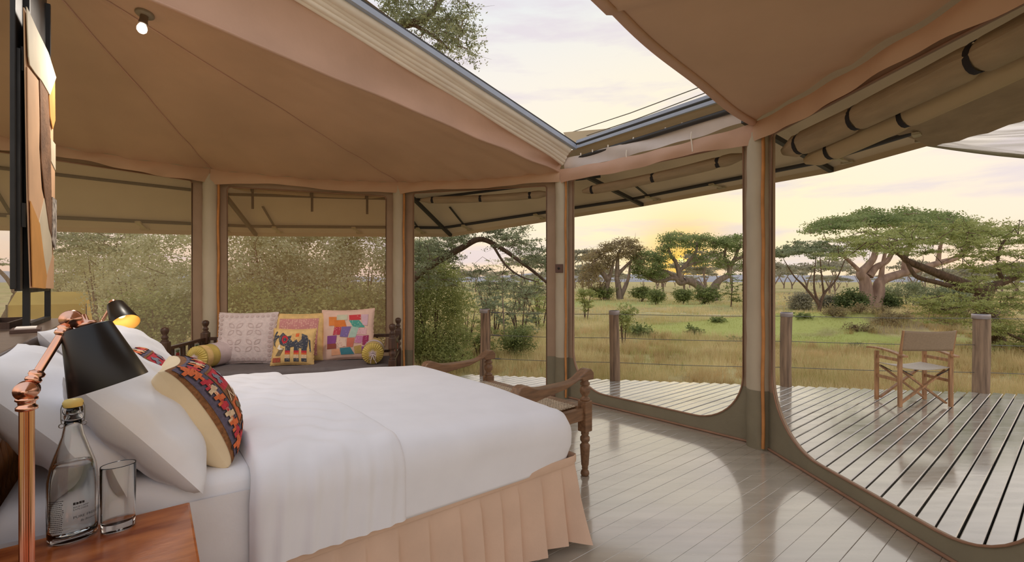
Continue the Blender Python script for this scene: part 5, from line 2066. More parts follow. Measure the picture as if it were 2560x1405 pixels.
# ================================================================== deck railing
RP = [(-0.424, 7.06, 0.075, 'post'), (1.50, 6.68, 0.072, 'post_grey'), (3.80, 6.30, 0.072, 'post_grey'), (6.13, 5.95, 0.085, 'post_grey'), (8.5, 5.60, 0.08, 'post_grey')]
RL = ['weathered brown railing post with zinc band in the doorway beside the daybed', 'dark wooden railing post with zinc band in the middle of the sunset doorway',
      'wooden railing post half hidden beside the tall tent post', "thick grey wooden railing post right of the director's chair", 'wooden railing post at the far right of the deck']
for (x, y, r, m), lb in zip(RP, RL):
    o = thing('railing_post', lb, 'post', (x, y, 0), 0, 'railing posts along the deck edge')
    pb = MB()

    def pf(u_, v_, r=r, x=x):
        a = 2 * PI * u_
        z = -0.45 + 1.46 * v_
        rr5 = r * (1 + 0.03 * math.sin(3 * z + x) + 0.025 * math.sin(3 * a + 2 * z))
        return Vector((rr5 * math.cos(a) + 0.012 * math.sin(2.4 * z + x), rr5 * math.sin(a), z))
    pb.grid(pf, 20, 18)
    pb.add([pf(k / 20, 1.0) for k in range(20)], [tuple(range(20))])
    pb.build('shaft', m, o)
    MB().lathe([(r * 1.02, 0.955), (r * 1.08, 0.957), (r * 1.08, 1.005), (r * 1.04, 1.018), (r * .98, 1.018)], 22, cap0=False, cap1=False).build('zinc_band', 'band', o)
    MB().lathe([(r * .98, 1.012), (r * .6, 1.016), (0, 1.018)], 18, cap0=False, cap1=False).build('end_grain', 'underdeck', o)
lz = (0.965, 0.615, 0.255)
for z, nm in zip(lz, ('top', 'middle', 'bottom')):
    pts = []
    for (x0, y0, r0, _), (x1, y1, r1, _) in zip(RP, RP[1:]):
        for k in range(6):
            f = k / 6
            pts.append(Vector((x0 + (x1 - x0) * f, y0 + (y1 - y0) * f - 0.0, z - 0.012 * math.sin(PI * f))))
    pts.append(Vector((RP[-1][0], RP[-1][1], z)))
    o = tag(MB().tube(pts, 0.0045, 6).build('railing_cable', 'cable'), nm + ' steel cable of the deck railing', 'cable', 'railing cables')
    a = pts[0] + (pts[1] - pts[0]).normalized() * 0.10
    b = a + (pts[1] - pts[0]).normalized() * 0.16
    MB().tube([a, a.lerp(b, .2), a.lerp(b, .8), b], [0.006, 0.011, 0.011, 0.006], 8).build('turnbuckle', 'cable', o)


# ================================================================== trees and bush
def rand_unit(n, rng, flat=1.0):
    v = rng.normal(size=(n, 3))
    v[:, 2] *= flat
    return v / np.linalg.norm(v, axis=1, keepdims=True)


def leaf_quads(pos, ax, size, width, rng):
    """small diamond leaves at pos pointing along ax"""
    n = len(pos)
    sz = size * rng.uniform(0.6, 1.3, (n, 1))
    sd = np.cross(ax, rand_unit(n, rng))
    sd /= np.linalg.norm(sd, axis=1, keepdims=True) + 1e-9
    a = pos
    c = pos + ax * sz
    m = pos + ax * sz * 0.5
    b = m + sd * sz * width
    d = m - sd * sz * width
    V = np.stack([a, b, c, d], 1).reshape(-1, 3)
    Fq = np.arange(4 * n).reshape(-1, 4)
    return V, Fq


def clumps(centers, rad, per, size, width, rng, style='blob', flat=0.6):
    C_ = np.repeat(np.asarray(centers, float), per, 0)
    n = len(C_)
    if style == 'blob':
        o = rng.normal(size=(n, 3)) * 0.5
        o[:, 2] *= flat
        pos = C_ + o * np.asarray(rad)
        ax = rand_unit(n, rng, 0.7)
    else:          # sprays: leaves strung along short twigs
        k = 7
        T = rand_unit(len(centers) * k, rng, 0.30)
        T[:, 2] += 0.12
        idx = np.repeat(np.arange(len(centers)), per) * k + rng.integers(0, k, n)
        f = rng.uniform(-0.1, 1.0, (n, 1))
        pos = C_ + T[idx] * f * np.asarray(rad) + rng.normal(size=(n, 3)) * 0.05 * np.asarray(rad)
        ax = T[idx] * 0.4 + rand_unit(n, rng, 0.6)
        ax /= np.linalg.norm(ax, axis=1, keepdims=True)
    return leaf_quads(pos, ax, size, width, rng)


def bez(pts, n=4):
    """smooth a polyline (Catmull-Rom)"""
    pts = [Vector(p) for p in pts]
    out = []
    for i in range(len(pts) - 1):
        p0, p1, p2, p3 = pts[max(i - 1, 0)], pts[i], pts[i + 1], pts[min(i + 2, len(pts) - 1)]
        for k in range(n):
            t_ = k / n
            out.append(0.5 * ((2 * p1) + (p2 - p0) * t_ + (2 * p0 - 5 * p1 + 4 * p2 - p3) * t_ * t_ + (3 * p1 - p0 - 3 * p2 + p3) * t_ ** 3))
    out.append(pts[-1])
    return out


def tree(name, label, cat, base, mains, targets, bark, leaf, per, rad, size, width=0.28, style='blob', flat=0.6, tw=0.02, seed=0, group=None, twigs=0, jit=0.12, wob=0.15):
    rng = np.random.default_rng(seed + 100)
    base = Vector(base)
    root = thing(name, label, cat, base, 0, group)
    tb = MB()
    nodes = []
    for pts, r0, r1 in mains:
        sp = bez(pts, 5)
        m = len(sp)
        rs = [r0 + (r1 - r0) * (k / (m - 1)) ** 0.8 for k in range(m)]
        tb.tube([p - base for p in sp], rs, 9)
        nodes += [(p.x, p.y, p.z) for p in sp[max(1, m // 4):]]
    tb.build('trunk', bark, root)
    targets = np.asarray(targets, float)
    NB = MB()
    nd = np.array(nodes)
    dist = np.min(np.linalg.norm(targets[:, None] - nd[None], axis=2), axis=1)
    order = np.argsort(dist)
    for i in order:
        t_ = targets[i]
        d = np.linalg.norm(nd - t_, axis=1)
        j = int(np.argmin(d))
        s_ = nd[j]
        L_ = d[j]
        if L_ < 1e-3:
            continue
        q1 = s_ + (t_ - s_) * 0.4 + rng.normal(size=3) * L_ * wob + np.array([0, 0, 0.05 * L_])
        q2 = s_ + (t_ - s_) * 0.75 + rng.normal(size=3) * L_ * wob * .6 + np.array([0, 0, 0.05 * L_])
        rr6 = tw * min(1.6, 0.5 + L_ / (8 * np.mean(rad) + 1e-6))
        NB.tube([Vector(p) - base for p in (s_, q1, q2, t_)], [rr6, rr6 * .75, rr6 * .5, rr6 * .25], 4, caps=False)
        nd = np.concatenate([nd, [q1, q2, t_]])
    for i in range(twigs):
        t_ = targets[rng.integers(len(targets))]
        v = rand_unit(1, rng, .7)[0] * np.mean(rad) * rng.uniform(.8, 2.0)
        NB.tube([Vector(t_) - base, Vector(t_ + v * .5 + rng.normal(size=3) * .1 * np.mean(rad)) - base, Vector(t_ + v) - base], [tw * .35, tw * .25, tw * .1], 3, caps=False)
    if NB.v:
        tag(NB.build('branches', bark, root), kind='stuff')
    V, Fq = clumps(targets - np.array(base), rad, per, size, width, rng, style, flat)
    tag(quads_np('foliage', V, Fq, leaf, root), kind='stuff')
    return root


def in_ellipsoid(n, c, r, rng, shell=0.0, top=None):
    v = rand_unit(n, rng)
    k = rng.uniform(shell, 1, (n, 1)) ** (1 / 3 if shell == 0 else 0.7)
    v = v * k
    if top is not None:
        v[:, 2] = np.where(v[:, 2] < top, top + np.abs(v[:, 2] - top) * 0.3, v[:, 2])
    return np.asarray(c, float) + v * np.asarray(r)


def bush(label, c, r, n, per, leaf, size, seed=0, bark='bark', width=0.3, group=None, style='blob', name='bush', cat='bush', dens=0.5, rad=None):
    """many-stemmed shrub: stems from the ground, leaves bunched on them"""
    rng = np.random.default_rng(seed + 500)
    gz_ = float(ground_z(c[0], c[1])) - 0.05
    base = Vector((c[0], c[1], gz_))
    tg_ = in_ellipsoid(n, c, r, rng, dens)
    tg_[:, 2] = np.maximum(tg_[:, 2], gz_ + 0.08)
    ms = []
    for k in range(6):
        a = rng.uniform(0, 2 * PI)
        e = Vector((c[0] + r[0] * .45 * math.cos(a), c[1] + r[1] * .45 * math.sin(a), c[2] + r[2] * rng.uniform(-.2, .5)))
        s_ = base + Vector((0.12 * r[0] * math.cos(a), 0.12 * r[1] * math.sin(a), 0))
        ms.append(([s_, s_.lerp(e, .5) + Vector((0, 0, .1 * r[2])), e], 0.03 * r[0] + 0.008, 0.008))
    rd = rad if rad else 0.32 * (r[0] + r[1] + r[2]) / 3
    return tree(name, label, cat, base, ms, tg_, bark, leaf, per, (rd, rd, rd), size, width, style, 0.8, 0.008 + 0.006 * r[0], seed, group, 0)


def GP(px, py):
    """a photo pixel on the grassland"""
    d = 1138 * (H + 0.42) / (py - CY)
    p = P(px, py, d)
    return Vector((p.x, p.y, float(ground_z(p.x, p.y))))


rng = np.random.default_rng(21)
# --- the big acacia beside the tent: trunk behind the post, one arm arching right, crown above the roof
tr0 = Vector((-2.5, 9.8, -0.45))
arm = [P(985, 760, 9.6), P(1040, 690, 9.4), P(1090, 655, 9.2), P(1150, 622, 9.1), P(1198, 598, 9.0), P(1240, 613, 9.0), P(1290, 646, 8.9), P(1340, 684, 8.8), P(1385, 722, 8.8)]
arm2 = [P(1232, 612, 9.0), P(1262, 660, 8.9), P(1300, 690, 8.7), P(1345, 705, 8.6)]
up = [Vector((-2.5, 9.7, 1.2)), Vector((-2.5, 9.3, 3.0)), Vector((-2.2, 8.5, 4.6)), P(985, 90, 7.7), P(1030, 58, 7.5), P(1075, 38, 7.4), P(1110, -30, 7.3), P(1100, -140, 7.2)]
up2 = [P(1030, 58, 7.5), P(1090, 95, 7.3), P(1120, 120, 7.2)]
tg = []
for k in range(150):
    f = rng.uniform(0, 1)
    px = 1040 + 330 * f
    yc = np.interp(px, [1040, 1100, 1160, 1200, 1260, 1330, 1375], [640, 610, 585, 568, 590, 632, 665])
    tg.append(P(px, yc + rng.normal() * 18 - 4, 9.0 + rng.normal() * .5))
for k in range(46):
    tg.append(P(rng.uniform(1030, 1140), rng.uniform(585, 730), 8.7 + rng.normal() * .3))
for k in range(34):
    px = rng.uniform(1180, 1375)
    tg.append(P(px, np.interp(px, [1180, 1280, 1375], [690, 730, 750]) + rng.normal() * 22, 8.8 + rng.normal() * .4))
for k in range(120):
    f, g = rng.uniform(0, 1), rng.normal()
    px = 950 + 235 * f
    tg.append(P(px, np.interp(px, [950, 1060, 1150, 1190], [-10, 30, 85, 95]) + g * 42, 7.3 + rng.normal() * .4))
for k in range(70):
    tg.append(P(rng.uniform(900, 1180), rng.uniform(-260, -40), 7.3 + rng.normal() * .6))
tree('acacia_tree', 'near thorny acacia whose branch arches over the grass beside the daybed doorway', 'tree', tr0,
     [([tr0, Vector((-2.55, 9.75, .4)), arm[0] + Vector((0, .1, .1)), Vector((-2.5, 9.6, 1.6))], .17, .12), (arm, .10, .02), (arm2, .03, .008), (up, .12, .025), (up2, .04, .012)],
     tg, 'bark', 'leaf_acacia', 105, (0.25, 0.25, 0.15), 0.042, 0.22, 'spray', tw=0.011, seed=1, twigs=420)

# --- dense bushes left of the doorway and behind the mesh screens
bush('tall dense green bush filling the left half of the daybed doorway', P(1080, 800, 10.4), (0.78, 0.9, 1.55), 150, 240, 'leaf_light', 0.05, 3, dens=.45, rad=.30)
bush('grey-green thorn bush above and left of the dense doorway bush', P(1040, 665, 11.2), (0.9, 0.9, 0.75), 60, 200, 'leaf_pale', 0.05, 4, dens=.3, rad=.30)
for k, (px, py, d, rx, rz, lf) in enumerate(((905, 700, 10.6, 1.0, 1.5, 'leaf_pale'), (800, 690, 11.0, 1.1, 1.6, 'leaf_pale'), (690, 690, 10.8, 1.1, 1.55, 'leaf_pale'), (590, 690, 11.2, 1.0, 1.6, 'leaf_pale'),
                                             (850, 800, 9.6, 1.1, .7, 'leaf_light'), (660, 800, 9.8, 1.1, .7, 'leaf_light'))):
    bush(('grey-leaved', 'mid-green', 'grey-green', 'dense green', 'low pale green', 'low yellow-green')[k] + ' bush behind the daybed screen, ' + ('above the patchwork cushion', 'above the pink cushion', 'above the white cushion', 'beside the left post', 'behind the patchwork cushion', 'behind the white cushion')[k], P(px, py, d), (rx, .9, rz), 70, 210, lf, 0.07, 10 + k, dens=.5, rad=.36, group='bushes behind the daybed screen')
for k, (px, py, d, rx, rz, lf) in enumerate(((440, 700, 11.5, 1.1, 1.4, 'leaf_pale'), (340, 690, 13, 1.1, 1.5, 'leaf_pale'), (255, 670, 15, 1.3, 1.2, 'leaf_pale'), (400, 800, 10.5, .9, .7, 'leaf_light'), (180, 690, 17, 1.4, 1.2, 'leaf_pale'))):
    bush(('green bush through the left mesh screen, beside the tent post', 'tall bush through the left mesh screen, above the far lamp', 'grey-green tree through the left mesh screen, left of the far lamp', 'low pale bush through the left mesh screen, right of the far lamp', 'hazy grey-green tree through the left mesh screen, beside the leather artwork')[k], P(px, py, d), (rx, .9, rz), 46, 150, lf, 0.08, 30 + k, dens=.3, rad=.38, group='bushes behind the left screen')
lt0 = GP(5, 800)
tree('thorn_tree', 'leaning thorn tree seen through the mesh at the far left edge', 'tree', lt0, [([lt0, P(35, 740, lt0.y), P(20, 700, lt0.y), P(-20, 660, lt0.y)], .12, .07)],
     [P(rng.uniform(120, 330), rng.uniform(575, 640), 15 + rng.normal()) for _ in range(40)] + [P(rng.uniform(-80, 60), rng.uniform(640, 690), lt0.y) for _ in range(12)], 'bark', 'leaf_grey', 110, (.5, .5, .25), .09, .22, 'spray', tw=.02, seed=3)

# --- the two figs that hide the low sun
FD = 42.0


def gpt(px, py, d=FD):
    p = P(px, py, d)
    return p


def crown(spec, rng):
    out = []
    for n, px, py, rx, ry, top in spec:
        c = gpt(px, py)
        q = in_ellipsoid(n, c, (rx / F * FD, min(rx, 70) / F * FD, ry / F * FD), rng, 0.45, top)
        # the crown is open where the low sun shines through it
        u_ = CX + F * q[:, 0] / q[:, 1] - 1706
        v_ = CY - F * (q[:, 2] - H) / q[:, 1] - 658
        out.append(q[(u_ * u_ + v_ * v_) > 26 ** 2])
    return np.concatenate(out)


b2 = gpt(1757, 752)
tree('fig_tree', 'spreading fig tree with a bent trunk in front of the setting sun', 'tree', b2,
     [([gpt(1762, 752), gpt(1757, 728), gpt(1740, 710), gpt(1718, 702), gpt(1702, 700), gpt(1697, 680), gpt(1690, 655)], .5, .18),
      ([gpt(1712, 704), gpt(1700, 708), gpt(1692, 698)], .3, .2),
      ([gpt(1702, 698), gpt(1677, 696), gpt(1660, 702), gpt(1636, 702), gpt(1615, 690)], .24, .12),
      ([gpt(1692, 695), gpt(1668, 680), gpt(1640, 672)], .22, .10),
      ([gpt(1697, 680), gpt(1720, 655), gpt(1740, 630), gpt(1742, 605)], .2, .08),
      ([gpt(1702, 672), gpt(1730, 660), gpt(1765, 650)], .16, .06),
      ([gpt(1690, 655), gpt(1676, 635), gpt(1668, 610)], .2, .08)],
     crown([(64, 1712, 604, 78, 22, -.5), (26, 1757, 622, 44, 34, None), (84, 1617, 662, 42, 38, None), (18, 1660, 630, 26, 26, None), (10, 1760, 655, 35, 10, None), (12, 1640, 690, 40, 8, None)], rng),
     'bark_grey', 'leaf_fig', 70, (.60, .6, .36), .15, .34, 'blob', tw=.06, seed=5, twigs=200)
b3 = gpt(1784, 752)
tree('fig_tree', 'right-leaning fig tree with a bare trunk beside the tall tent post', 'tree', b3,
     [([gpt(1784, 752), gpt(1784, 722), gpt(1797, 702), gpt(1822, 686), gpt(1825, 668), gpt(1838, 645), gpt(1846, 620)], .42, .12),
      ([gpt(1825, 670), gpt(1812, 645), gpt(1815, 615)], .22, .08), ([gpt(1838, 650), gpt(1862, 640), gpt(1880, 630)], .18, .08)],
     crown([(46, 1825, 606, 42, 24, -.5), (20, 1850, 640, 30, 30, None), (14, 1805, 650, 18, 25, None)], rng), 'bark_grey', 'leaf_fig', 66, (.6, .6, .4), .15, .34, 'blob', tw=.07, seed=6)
b1 = gpt(1518, 748)
tree('fig_tree', 'half-bare grey fig tree left of the sun', 'tree', b1,
     [([gpt(1515, 748), gpt(1517, 715), gpt(1525, 690), gpt(1535, 650)], .36, .10), ([gpt(1550, 748), gpt(1545, 712), gpt(1543, 690), gpt(1560, 670), gpt(1580, 650)], .34, .10),
      ([gpt(1552, 740), gpt(1565, 712), gpt(1572, 690), gpt(1575, 660)], .25, .08), ([gpt(1520, 700), gpt(1500, 675), gpt(1480, 650)], .3, .1), ([gpt(1543, 690), gpt(1545, 640), gpt(1560, 610)], .25, .08)],
     crown([(60, 1555, 622, 48, 26, None), (46, 1490, 655, 38, 30, None), (26, 1480, 700, 34, 26, None), (20, 1520, 640, 30, 30, None), (10, 1590, 650, 20, 22, None)], rng), 'bark_grey', 'leaf_rust', 62, (.6, .6, .4), .15, .3, 'blob', tw=.06, seed=7, twigs=300)
for k, (px, py, rx, ry, d, lb) in enumerate(((1766, 737, 30, 20, 37.5, 'large dark bush at the foot of the bent fig tree'), (1706, 739, 18, 15, 37, 'round dark bush left of the bent fig tree'),
                                             (1603, 733, 26, 14, 41, 'low dark bush between the two fig trees'), (1640, 740, 13, 14, 36, 'small upright shrub on the lawn between the fig trees'),
                                             (1505, 733, 34, 16, 42, 'low bush at the foot of the half-bare fig tree'))):
    c = P(px, py, d)
    bush(lb, c, (rx / F * d, rx / F * d * .8, ry / F * d), 64, 70, 'leaf_mid', .13, 60 + k, dens=.1, rad=.55, style='spray')
sp = GP(1828, 768)
tree('sapling', 'slender young tree by the left edge of the tall tent post', 'tree', sp, [([sp, P(1829, 740, sp.y), P(1832, 690, sp.y)], .06, .015)],
     [P(1830 + rng.normal() * (8 + 30 * (y - 680) / 90 if y < 735 else 18), y, sp.y) for y in rng.uniform(680, 755, 46)], 'bark', 'leaf_mid', 50, (.32, .32, .16), .09, .25, 'spray', tw=.018, seed=8)

# --- umbrella trees on the right
UD = 30.0
u0 = P(2175, 778, UD)
dome = []
for k in range(210):
    a, q = rng.uniform(0, 2 * PI), math.sqrt(rng.uniform(0, 1))
    x = q * math.cos(a)
    y = q * math.sin(a)
    hgt = math.sqrt(max(0, 1 - q * q * .96))
    px = 2235 + 222 * x
    lobe = 0.86 + 0.14 * math.sin(9 * x + 2 * y) * math.cos(5 * y + 1)
    py = 596 - 78 * hgt * lobe * rng.uniform(.62, 1.0) - 12 * rng.uniform(0, 1)
    dome.append(P(px, py, UD + 3.6 * y))
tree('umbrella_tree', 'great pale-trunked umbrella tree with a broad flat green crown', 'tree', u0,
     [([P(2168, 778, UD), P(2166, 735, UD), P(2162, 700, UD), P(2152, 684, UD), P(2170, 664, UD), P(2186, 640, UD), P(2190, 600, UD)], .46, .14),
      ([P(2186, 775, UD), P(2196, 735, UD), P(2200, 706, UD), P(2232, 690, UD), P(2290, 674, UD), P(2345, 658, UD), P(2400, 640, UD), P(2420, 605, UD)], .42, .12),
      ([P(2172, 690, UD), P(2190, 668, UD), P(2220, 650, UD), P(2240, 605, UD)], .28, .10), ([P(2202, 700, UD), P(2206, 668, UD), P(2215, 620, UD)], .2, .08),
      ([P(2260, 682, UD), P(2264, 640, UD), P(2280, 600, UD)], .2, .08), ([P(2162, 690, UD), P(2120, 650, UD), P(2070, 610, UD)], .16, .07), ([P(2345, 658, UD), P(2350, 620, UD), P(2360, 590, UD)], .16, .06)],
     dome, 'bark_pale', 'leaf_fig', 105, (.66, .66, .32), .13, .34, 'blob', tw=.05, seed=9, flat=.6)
s0 = P(2047, 780, 28)
dome = []
for k in range(90):
    a, q = rng.uniform(0, 2 * PI), math.sqrt(rng.uniform(0, 1))
    px = 2020 + 100 * q * math.cos(a)
    py = 640 - 44 * math.sqrt(1 - q * q * .95) * rng.uniform(.4, 1.0) + 14 * rng.uniform(0, 1)
    dome.append(P(px, py, 28 + 2 * q * math.sin(a)))
tree('umbrella_tree', 'smaller umbrella acacia with stems spreading like a V, right of the tall tent post', 'tree', s0,
     [([s0, P(2046, 760, 28), P(2010, 715, 28), P(1985, 690, 28), P(1960, 650, 28)], .12, .02), ([P(2048, 775, 28), P(2060, 735, 28), P(2090, 700, 28), P(2112, 650, 28)], .12, .02),
      ([P(2047, 760, 28), P(2035, 715, 28), P(2040, 640, 28)], .10, .02), ([P(2060, 735, 28), P(2055, 700, 28), P(2050, 640, 28)], .08, .02)],
     dome, 'bark', 'leaf_grey', 110, (.55, .55, .28), .12, .26, 'spray', tw=.03, seed=10)
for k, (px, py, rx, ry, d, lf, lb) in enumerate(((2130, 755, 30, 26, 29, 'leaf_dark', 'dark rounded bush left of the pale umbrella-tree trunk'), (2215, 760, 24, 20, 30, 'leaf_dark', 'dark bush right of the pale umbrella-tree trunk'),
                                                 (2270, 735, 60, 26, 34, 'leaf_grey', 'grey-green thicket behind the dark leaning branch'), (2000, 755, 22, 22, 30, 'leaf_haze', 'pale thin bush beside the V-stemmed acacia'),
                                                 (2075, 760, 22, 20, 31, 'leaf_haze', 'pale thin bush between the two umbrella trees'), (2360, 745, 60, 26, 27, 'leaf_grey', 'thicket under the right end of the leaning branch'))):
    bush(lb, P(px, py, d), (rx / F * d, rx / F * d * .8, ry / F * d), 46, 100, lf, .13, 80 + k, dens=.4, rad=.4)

# --- near acacia leaning in from the right
AD = 12.0
n0 = GP(2490, 872)
al = []
for k in range(150):
    px = rng.uniform(2075, 2480)
    al.append(P(px, np.interp(px, [2075, 2150, 2250, 2400, 2480], [640, 612, 598, 592, 588]) + rng.normal() * 17, AD + rng.normal() * 1.0))
for k in range(130):
    al.append(P(rng.uniform(2400, 2640), rng.uniform(560, 720), AD + .3 + rng.normal() * .8))
for k in range(70):
    px = rng.uniform(2290, 2620)
    al.append(P(px, 762 + rng.normal() * 22, AD - 1.0 + rng.normal() * .5))
for k in range(50):
    al.append(P(rng.uniform(2450, 2640), rng.uniform(800, 900), AD - .8 + rng.normal() * .5))
tree('acacia_tree', 'thorn acacia on the right with a thick dark branch leaning left over the bank', 'tree', n0,
     [([n0, P(2478, 820, AD), P(2462, 780, AD), P(2450, 758, AD), P(2462, 735, AD), P(2466, 722, AD)], .24, .17),
      ([P(2466, 724, AD), P(2440, 722, AD), P(2400, 706, AD), P(2350, 686, AD), P(2310, 670, AD), P(2270, 653, AD), P(2255, 640, AD), P(2230, 622, AD)], .17, .05),
      ([P(2462, 730, AD), P(2400, 722, AD), P(2350, 708, AD), P(2296, 694, AD), P(2276, 672, AD), P(2266, 650, AD)], .08, .04),
      ([P(2466, 722, AD), P(2500, 708, AD), P(2550, 686, AD), P(2600, 660, AD)], .13, .06), ([P(2510, 705, AD), P(2495, 670, AD), P(2500, 620, AD), P(2530, 580, AD)], .06, .02),
      ([P(2478, 820, AD), P(2520, 835, AD - .5), P(2580, 860, AD - .8)], .06, .02), ([P(2455, 765, AD), P(2400, 768, AD - .6), P(2330, 775, AD - 1)], .05, .015)],
     al, 'bark', 'leaf_light', 170, (.42, .42, .16), .055, .2, 'spray', tw=.016, seed=11, twigs=260)

# --- scrub beyond the daybed doorway
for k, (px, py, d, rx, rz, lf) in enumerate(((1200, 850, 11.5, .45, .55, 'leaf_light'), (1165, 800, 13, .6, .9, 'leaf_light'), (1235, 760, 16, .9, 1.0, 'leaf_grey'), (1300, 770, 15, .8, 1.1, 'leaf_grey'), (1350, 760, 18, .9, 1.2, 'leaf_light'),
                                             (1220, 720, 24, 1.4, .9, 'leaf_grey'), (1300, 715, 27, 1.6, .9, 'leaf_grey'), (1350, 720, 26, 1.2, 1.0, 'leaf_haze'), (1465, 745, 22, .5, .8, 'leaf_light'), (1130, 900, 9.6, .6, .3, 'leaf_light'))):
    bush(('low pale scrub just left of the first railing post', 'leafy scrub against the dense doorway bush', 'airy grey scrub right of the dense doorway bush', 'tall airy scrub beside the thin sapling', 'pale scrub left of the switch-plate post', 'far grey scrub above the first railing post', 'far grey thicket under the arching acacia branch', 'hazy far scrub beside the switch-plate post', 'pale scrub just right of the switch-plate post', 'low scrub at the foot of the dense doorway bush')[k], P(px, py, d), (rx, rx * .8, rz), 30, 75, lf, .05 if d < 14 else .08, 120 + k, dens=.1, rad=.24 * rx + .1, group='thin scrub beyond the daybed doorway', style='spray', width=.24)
bush('dark round bush beyond the cables, right of the first railing post', P(1292, 850, 11.2), (.42, .4, .34), 46, 120, 'leaf_mid', .045, 140, dens=.2, rad=.20)
sg = GP(1262, 850)
tree('sapling', 'thin pale sapling standing in the scrub beside the daybed doorway', 'tree', sg, [([sg, P(1258, 780, sg.y), P(1256, 700, sg.y), P(1262, 650, sg.y)], .03, .008)],
     [P(1258 + rng.normal() * 28, y, sg.y) for y in rng.uniform(640, 740, 26)], 'bark_grey', 'leaf_light', 40, (.25, .25, .14), .05, .22, 'spray', tw=.01, seed=12)
bush('low leafy shrub behind the middle railing post', P(1595, 835, 15.5), (.55, .5, .28), 30, 60, 'leaf_mid', .09, 150, dens=.2, rad=.2)
bush('sprig of young leaves rising above the middle railing post', P(1560, 795, 13), (.3, .3, .38), 16, 40, 'leaf_light', .09, 151, dens=.1, rad=.16)
for k, (px, py, d) in enumerate(((1738, 815, 16), (1850, 845, 14), (2010, 812, 17), (2140, 868, 12.5), (1800, 800, 18))):
    bush(('weed clump on the lawn in the middle of the sunset doorway', 'weed clump on the lawn left of the tall tent post', 'weed clump on the lawn right of the tall tent post', "weed clump on the lawn left of the director's chair", 'small far weed clump on the lawn near the bent fig tree')[k], P(px, py + 12, d), (.32, .3, .2), 10, 26, 'leaf_mid', .11, 160 + k, dens=.1, rad=.12, group='weeds on the green lawn', name='weed', cat='plant')
for k in range(16):
    px = rng.uniform(2040, 2480)
    d = rng.uniform(15.2, 17.2)
    x = (px - CX) / F * d
    z = float(ground_z(x, d))
    bush('dry grey-brown bush on the low bank', Vector((x, d, z + .12)), (rng.uniform(.35, .7), .4, .22), 18, 40, 'leaf_rust', .06, 180 + k, dens=.1, rad=.16, group='dry scrub on the bank')

# --- far trees, each its own object
fr0 = []
for v in range(4):
    r_ = np.random.default_rng(300 + v)
    tgs = []
    for k in range(26):
        a, q = r_.uniform(0, 2 * PI), math.sqrt(r_.uniform(0, 1))
        tgs.append((2.4 * q * math.cos(a), 2.4 * q * math.sin(a), 2.5 + (1.0 + .3 * v) * math.sqrt(1 - q * q * .9) * r_.uniform(.5, 1)))
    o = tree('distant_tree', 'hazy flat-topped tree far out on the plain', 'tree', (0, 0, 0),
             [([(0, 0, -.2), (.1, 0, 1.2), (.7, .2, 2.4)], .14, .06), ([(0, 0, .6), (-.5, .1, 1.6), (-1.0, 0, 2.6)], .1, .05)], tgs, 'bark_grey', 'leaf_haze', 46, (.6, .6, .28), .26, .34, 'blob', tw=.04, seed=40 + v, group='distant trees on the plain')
    fr0.append(o)
spots = []
for k in range(130):
    px = rng.uniform(1150, 2560) if k < 118 else rng.uniform(150, 500)
    d = 58 * math.exp(rng.uniform(0, 1.7))
    spots.append((px, d))
used = 0
for k, (px, d) in enumerate(spots):
    o = fr0[k % 4] if k < 4 else copy_tree(fr0[k % 4])
    x = (px - CX) / F * d
    s_ = rng.uniform(.7, 1.5)
    o.location = (x, d, float(ground_z(x, d)))
    o.scale = (s_, s_, s_ * rng.uniform(.8, 1.1))
    o.rotation_euler = (0, 0, rng.uniform(0, 6.28))
    zone = 'beyond the daybed doorway' if 900 < px < 1400 else 'in the sunset doorway' if 1400 <= px < 1880 else 'right of the tall tent post' if px >= 1880 else 'behind the left mesh screen'
    o['label'] = ('hazy flat-topped tree on the middle plain, ' if d < 110 else 'tiny hazy flat-topped tree near the horizon, ') + zone
    o['group'] = 'distant trees ' + zone

# yellow shelter glimpsed through the left mesh
sh0 = P(40, 750, 15.0)
sx = thing('canvas_shelter', 'mustard yellow canvas shelter glimpsed through the mesh at the far left', 'tent', (sh0.x, sh0.y, -0.42), 0.6)
MT['mustard_tarp'] = mat('mustard_tarp', lin(196, 164, 78), .9, .06, 2)
yb = MB()
yb.prism([(-.8, 0), (.8, 0), (.75, 1.1), (0, 1.5), (-.75, 1.1)], lambda a, b, t_: Vector((t_, a, b)), 1.8)
yb.build('shelter_canvas', 'mustard_tarp', sx)
for x in (-0.03, 1.83):
    for y in (-.78, .78):
        MB().tube([(x, y, 0), (x, y, 1.12)], .02, 6).build('shelter_pole', 'tube', sx)


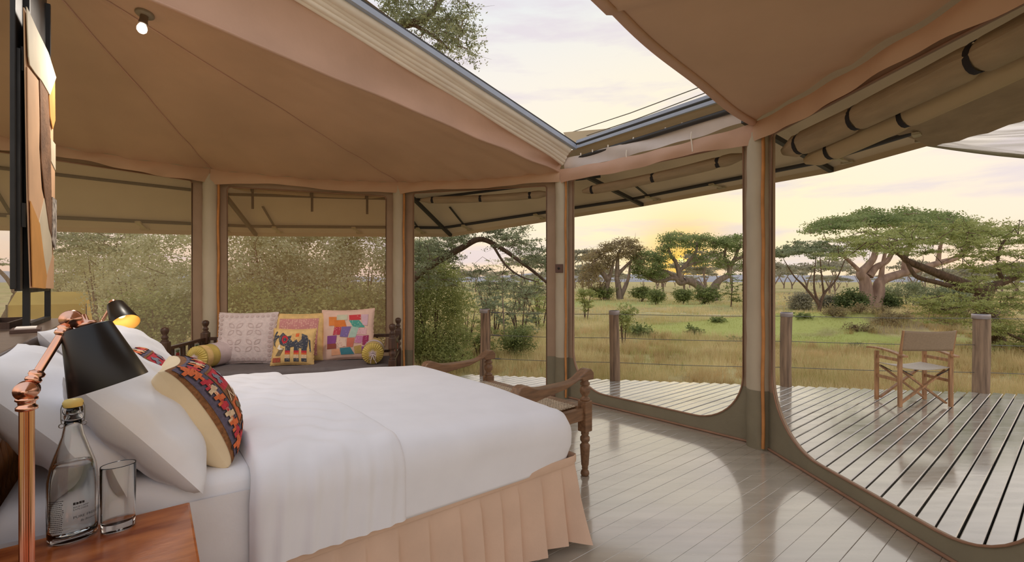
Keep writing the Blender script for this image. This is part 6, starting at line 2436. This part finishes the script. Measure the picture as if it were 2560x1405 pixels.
# --- grass
def grass(n, dmin, dmax, pxa, pxb, hmin, hmax, wid, m, label, seed, thresh=None, zone=None, tuft=0):
    r_ = np.random.default_rng(seed)
    d = dmin * np.exp(r_.uniform(0, 1, n) * math.log(dmax / dmin))
    px = r_.uniform(pxa, pxb, n)
    x = (px - CX) / F * d
    if tuft:      # blades bunched into tussocks
        k_ = max(1, n // tuft)
        ix = r_.integers(0, k_, n)
        x, d = x[ix] + r_.normal(size=n) * 0.07, d[ix] + r_.normal(size=n) * 0.07
    dens = hnoise(x, d, 1.3, seed) + 0.6 * hnoise(x, d, 3.1, seed + 1)
    keep = dens > (thresh if thresh is not None else -9)
    # nothing grows under the deck
    keep &= ~((d < 7.18 - 0.166 / .986 * (x + .6)) & (x > -1.3))
    # the mown green patches and the bank stay short
    lawn = (((x - 9) / 4.4) ** 2 + ((d - 17.3) / 2.3) ** 2 < 1) | (((x - 10.8) / 3.2) ** 2 + ((d - 13.8) / 1.4) ** 2 < 1)
    if zone == 'rough':
        keep &= ~lawn
    elif zone == 'lawn':
        keep &= lawn
    x, d = x[keep], d[keep]
    k = len(x)
    z = ground_z(x, d)
    h = r_.uniform(hmin, hmax, k) * (0.75 + 0.35 * (hnoise(x, d, 1.3, seed) + 1) / 2 * 1.4)
    a = r_.uniform(0, 2 * PI, k)
    ln_ = r_.uniform(0.1, 0.8, k) * h
    wv = wid * (0.6 + d / 14)
    ca, sa = np.cos(a), np.sin(a)
    b0_ = np.stack([x - wv * sa, d + wv * ca, z - .02], 1)
    b1_ = np.stack([x + wv * sa, d - wv * ca, z - .02], 1)
    tp = np.stack([x + ln_ * ca, d + ln_ * sa, z + h], 1)
    V = np.stack([b0_, b1_, tp], 1).reshape(-1, 3)
    o = quads_np('grass', V, np.arange(3 * k).reshape(-1, 3), m)
    tag(o, label, 'grass', kind='stuff')


grass(110000, 6.3, 22, 980, 2640, .08, .32, .004, 'straw', 'dry straw-coloured grass beyond the deck railing', 1, -.5, 'rough')
grass(70000, 6.3, 24, 980, 2640, .06, .18, .004, 'greengrass', 'green grass growing among the straw beyond the deck railing', 2, -.3, 'rough')
MT['gold'] = leafmat('gold_grass', lin(236, 210, 158), lin(178, 152, 102), 0.4, 0.9)
grass(60000, 6.8, 18, 1000, 2640, .12, .28, .004, 'gold', 'golden-brown tussocks of dry grass near the deck', 8, -.6, 'rough', 55)
grass(26000, 12, 21, 1600, 2300, .03, .07, .004, 'greengrass', 'short bright green grass of the lawn patches', 3, None, 'lawn')
grass(50000, 22, 70, 1100, 2600, .10, .30, .006, 'straw', 'pale grass of the plain between bank and trees', 4, -.2)
grass(24000, 7.5, 26, -200, 980, .10, .35, .006, 'straw', 'tall grass behind the mesh screens', 5, -.2)
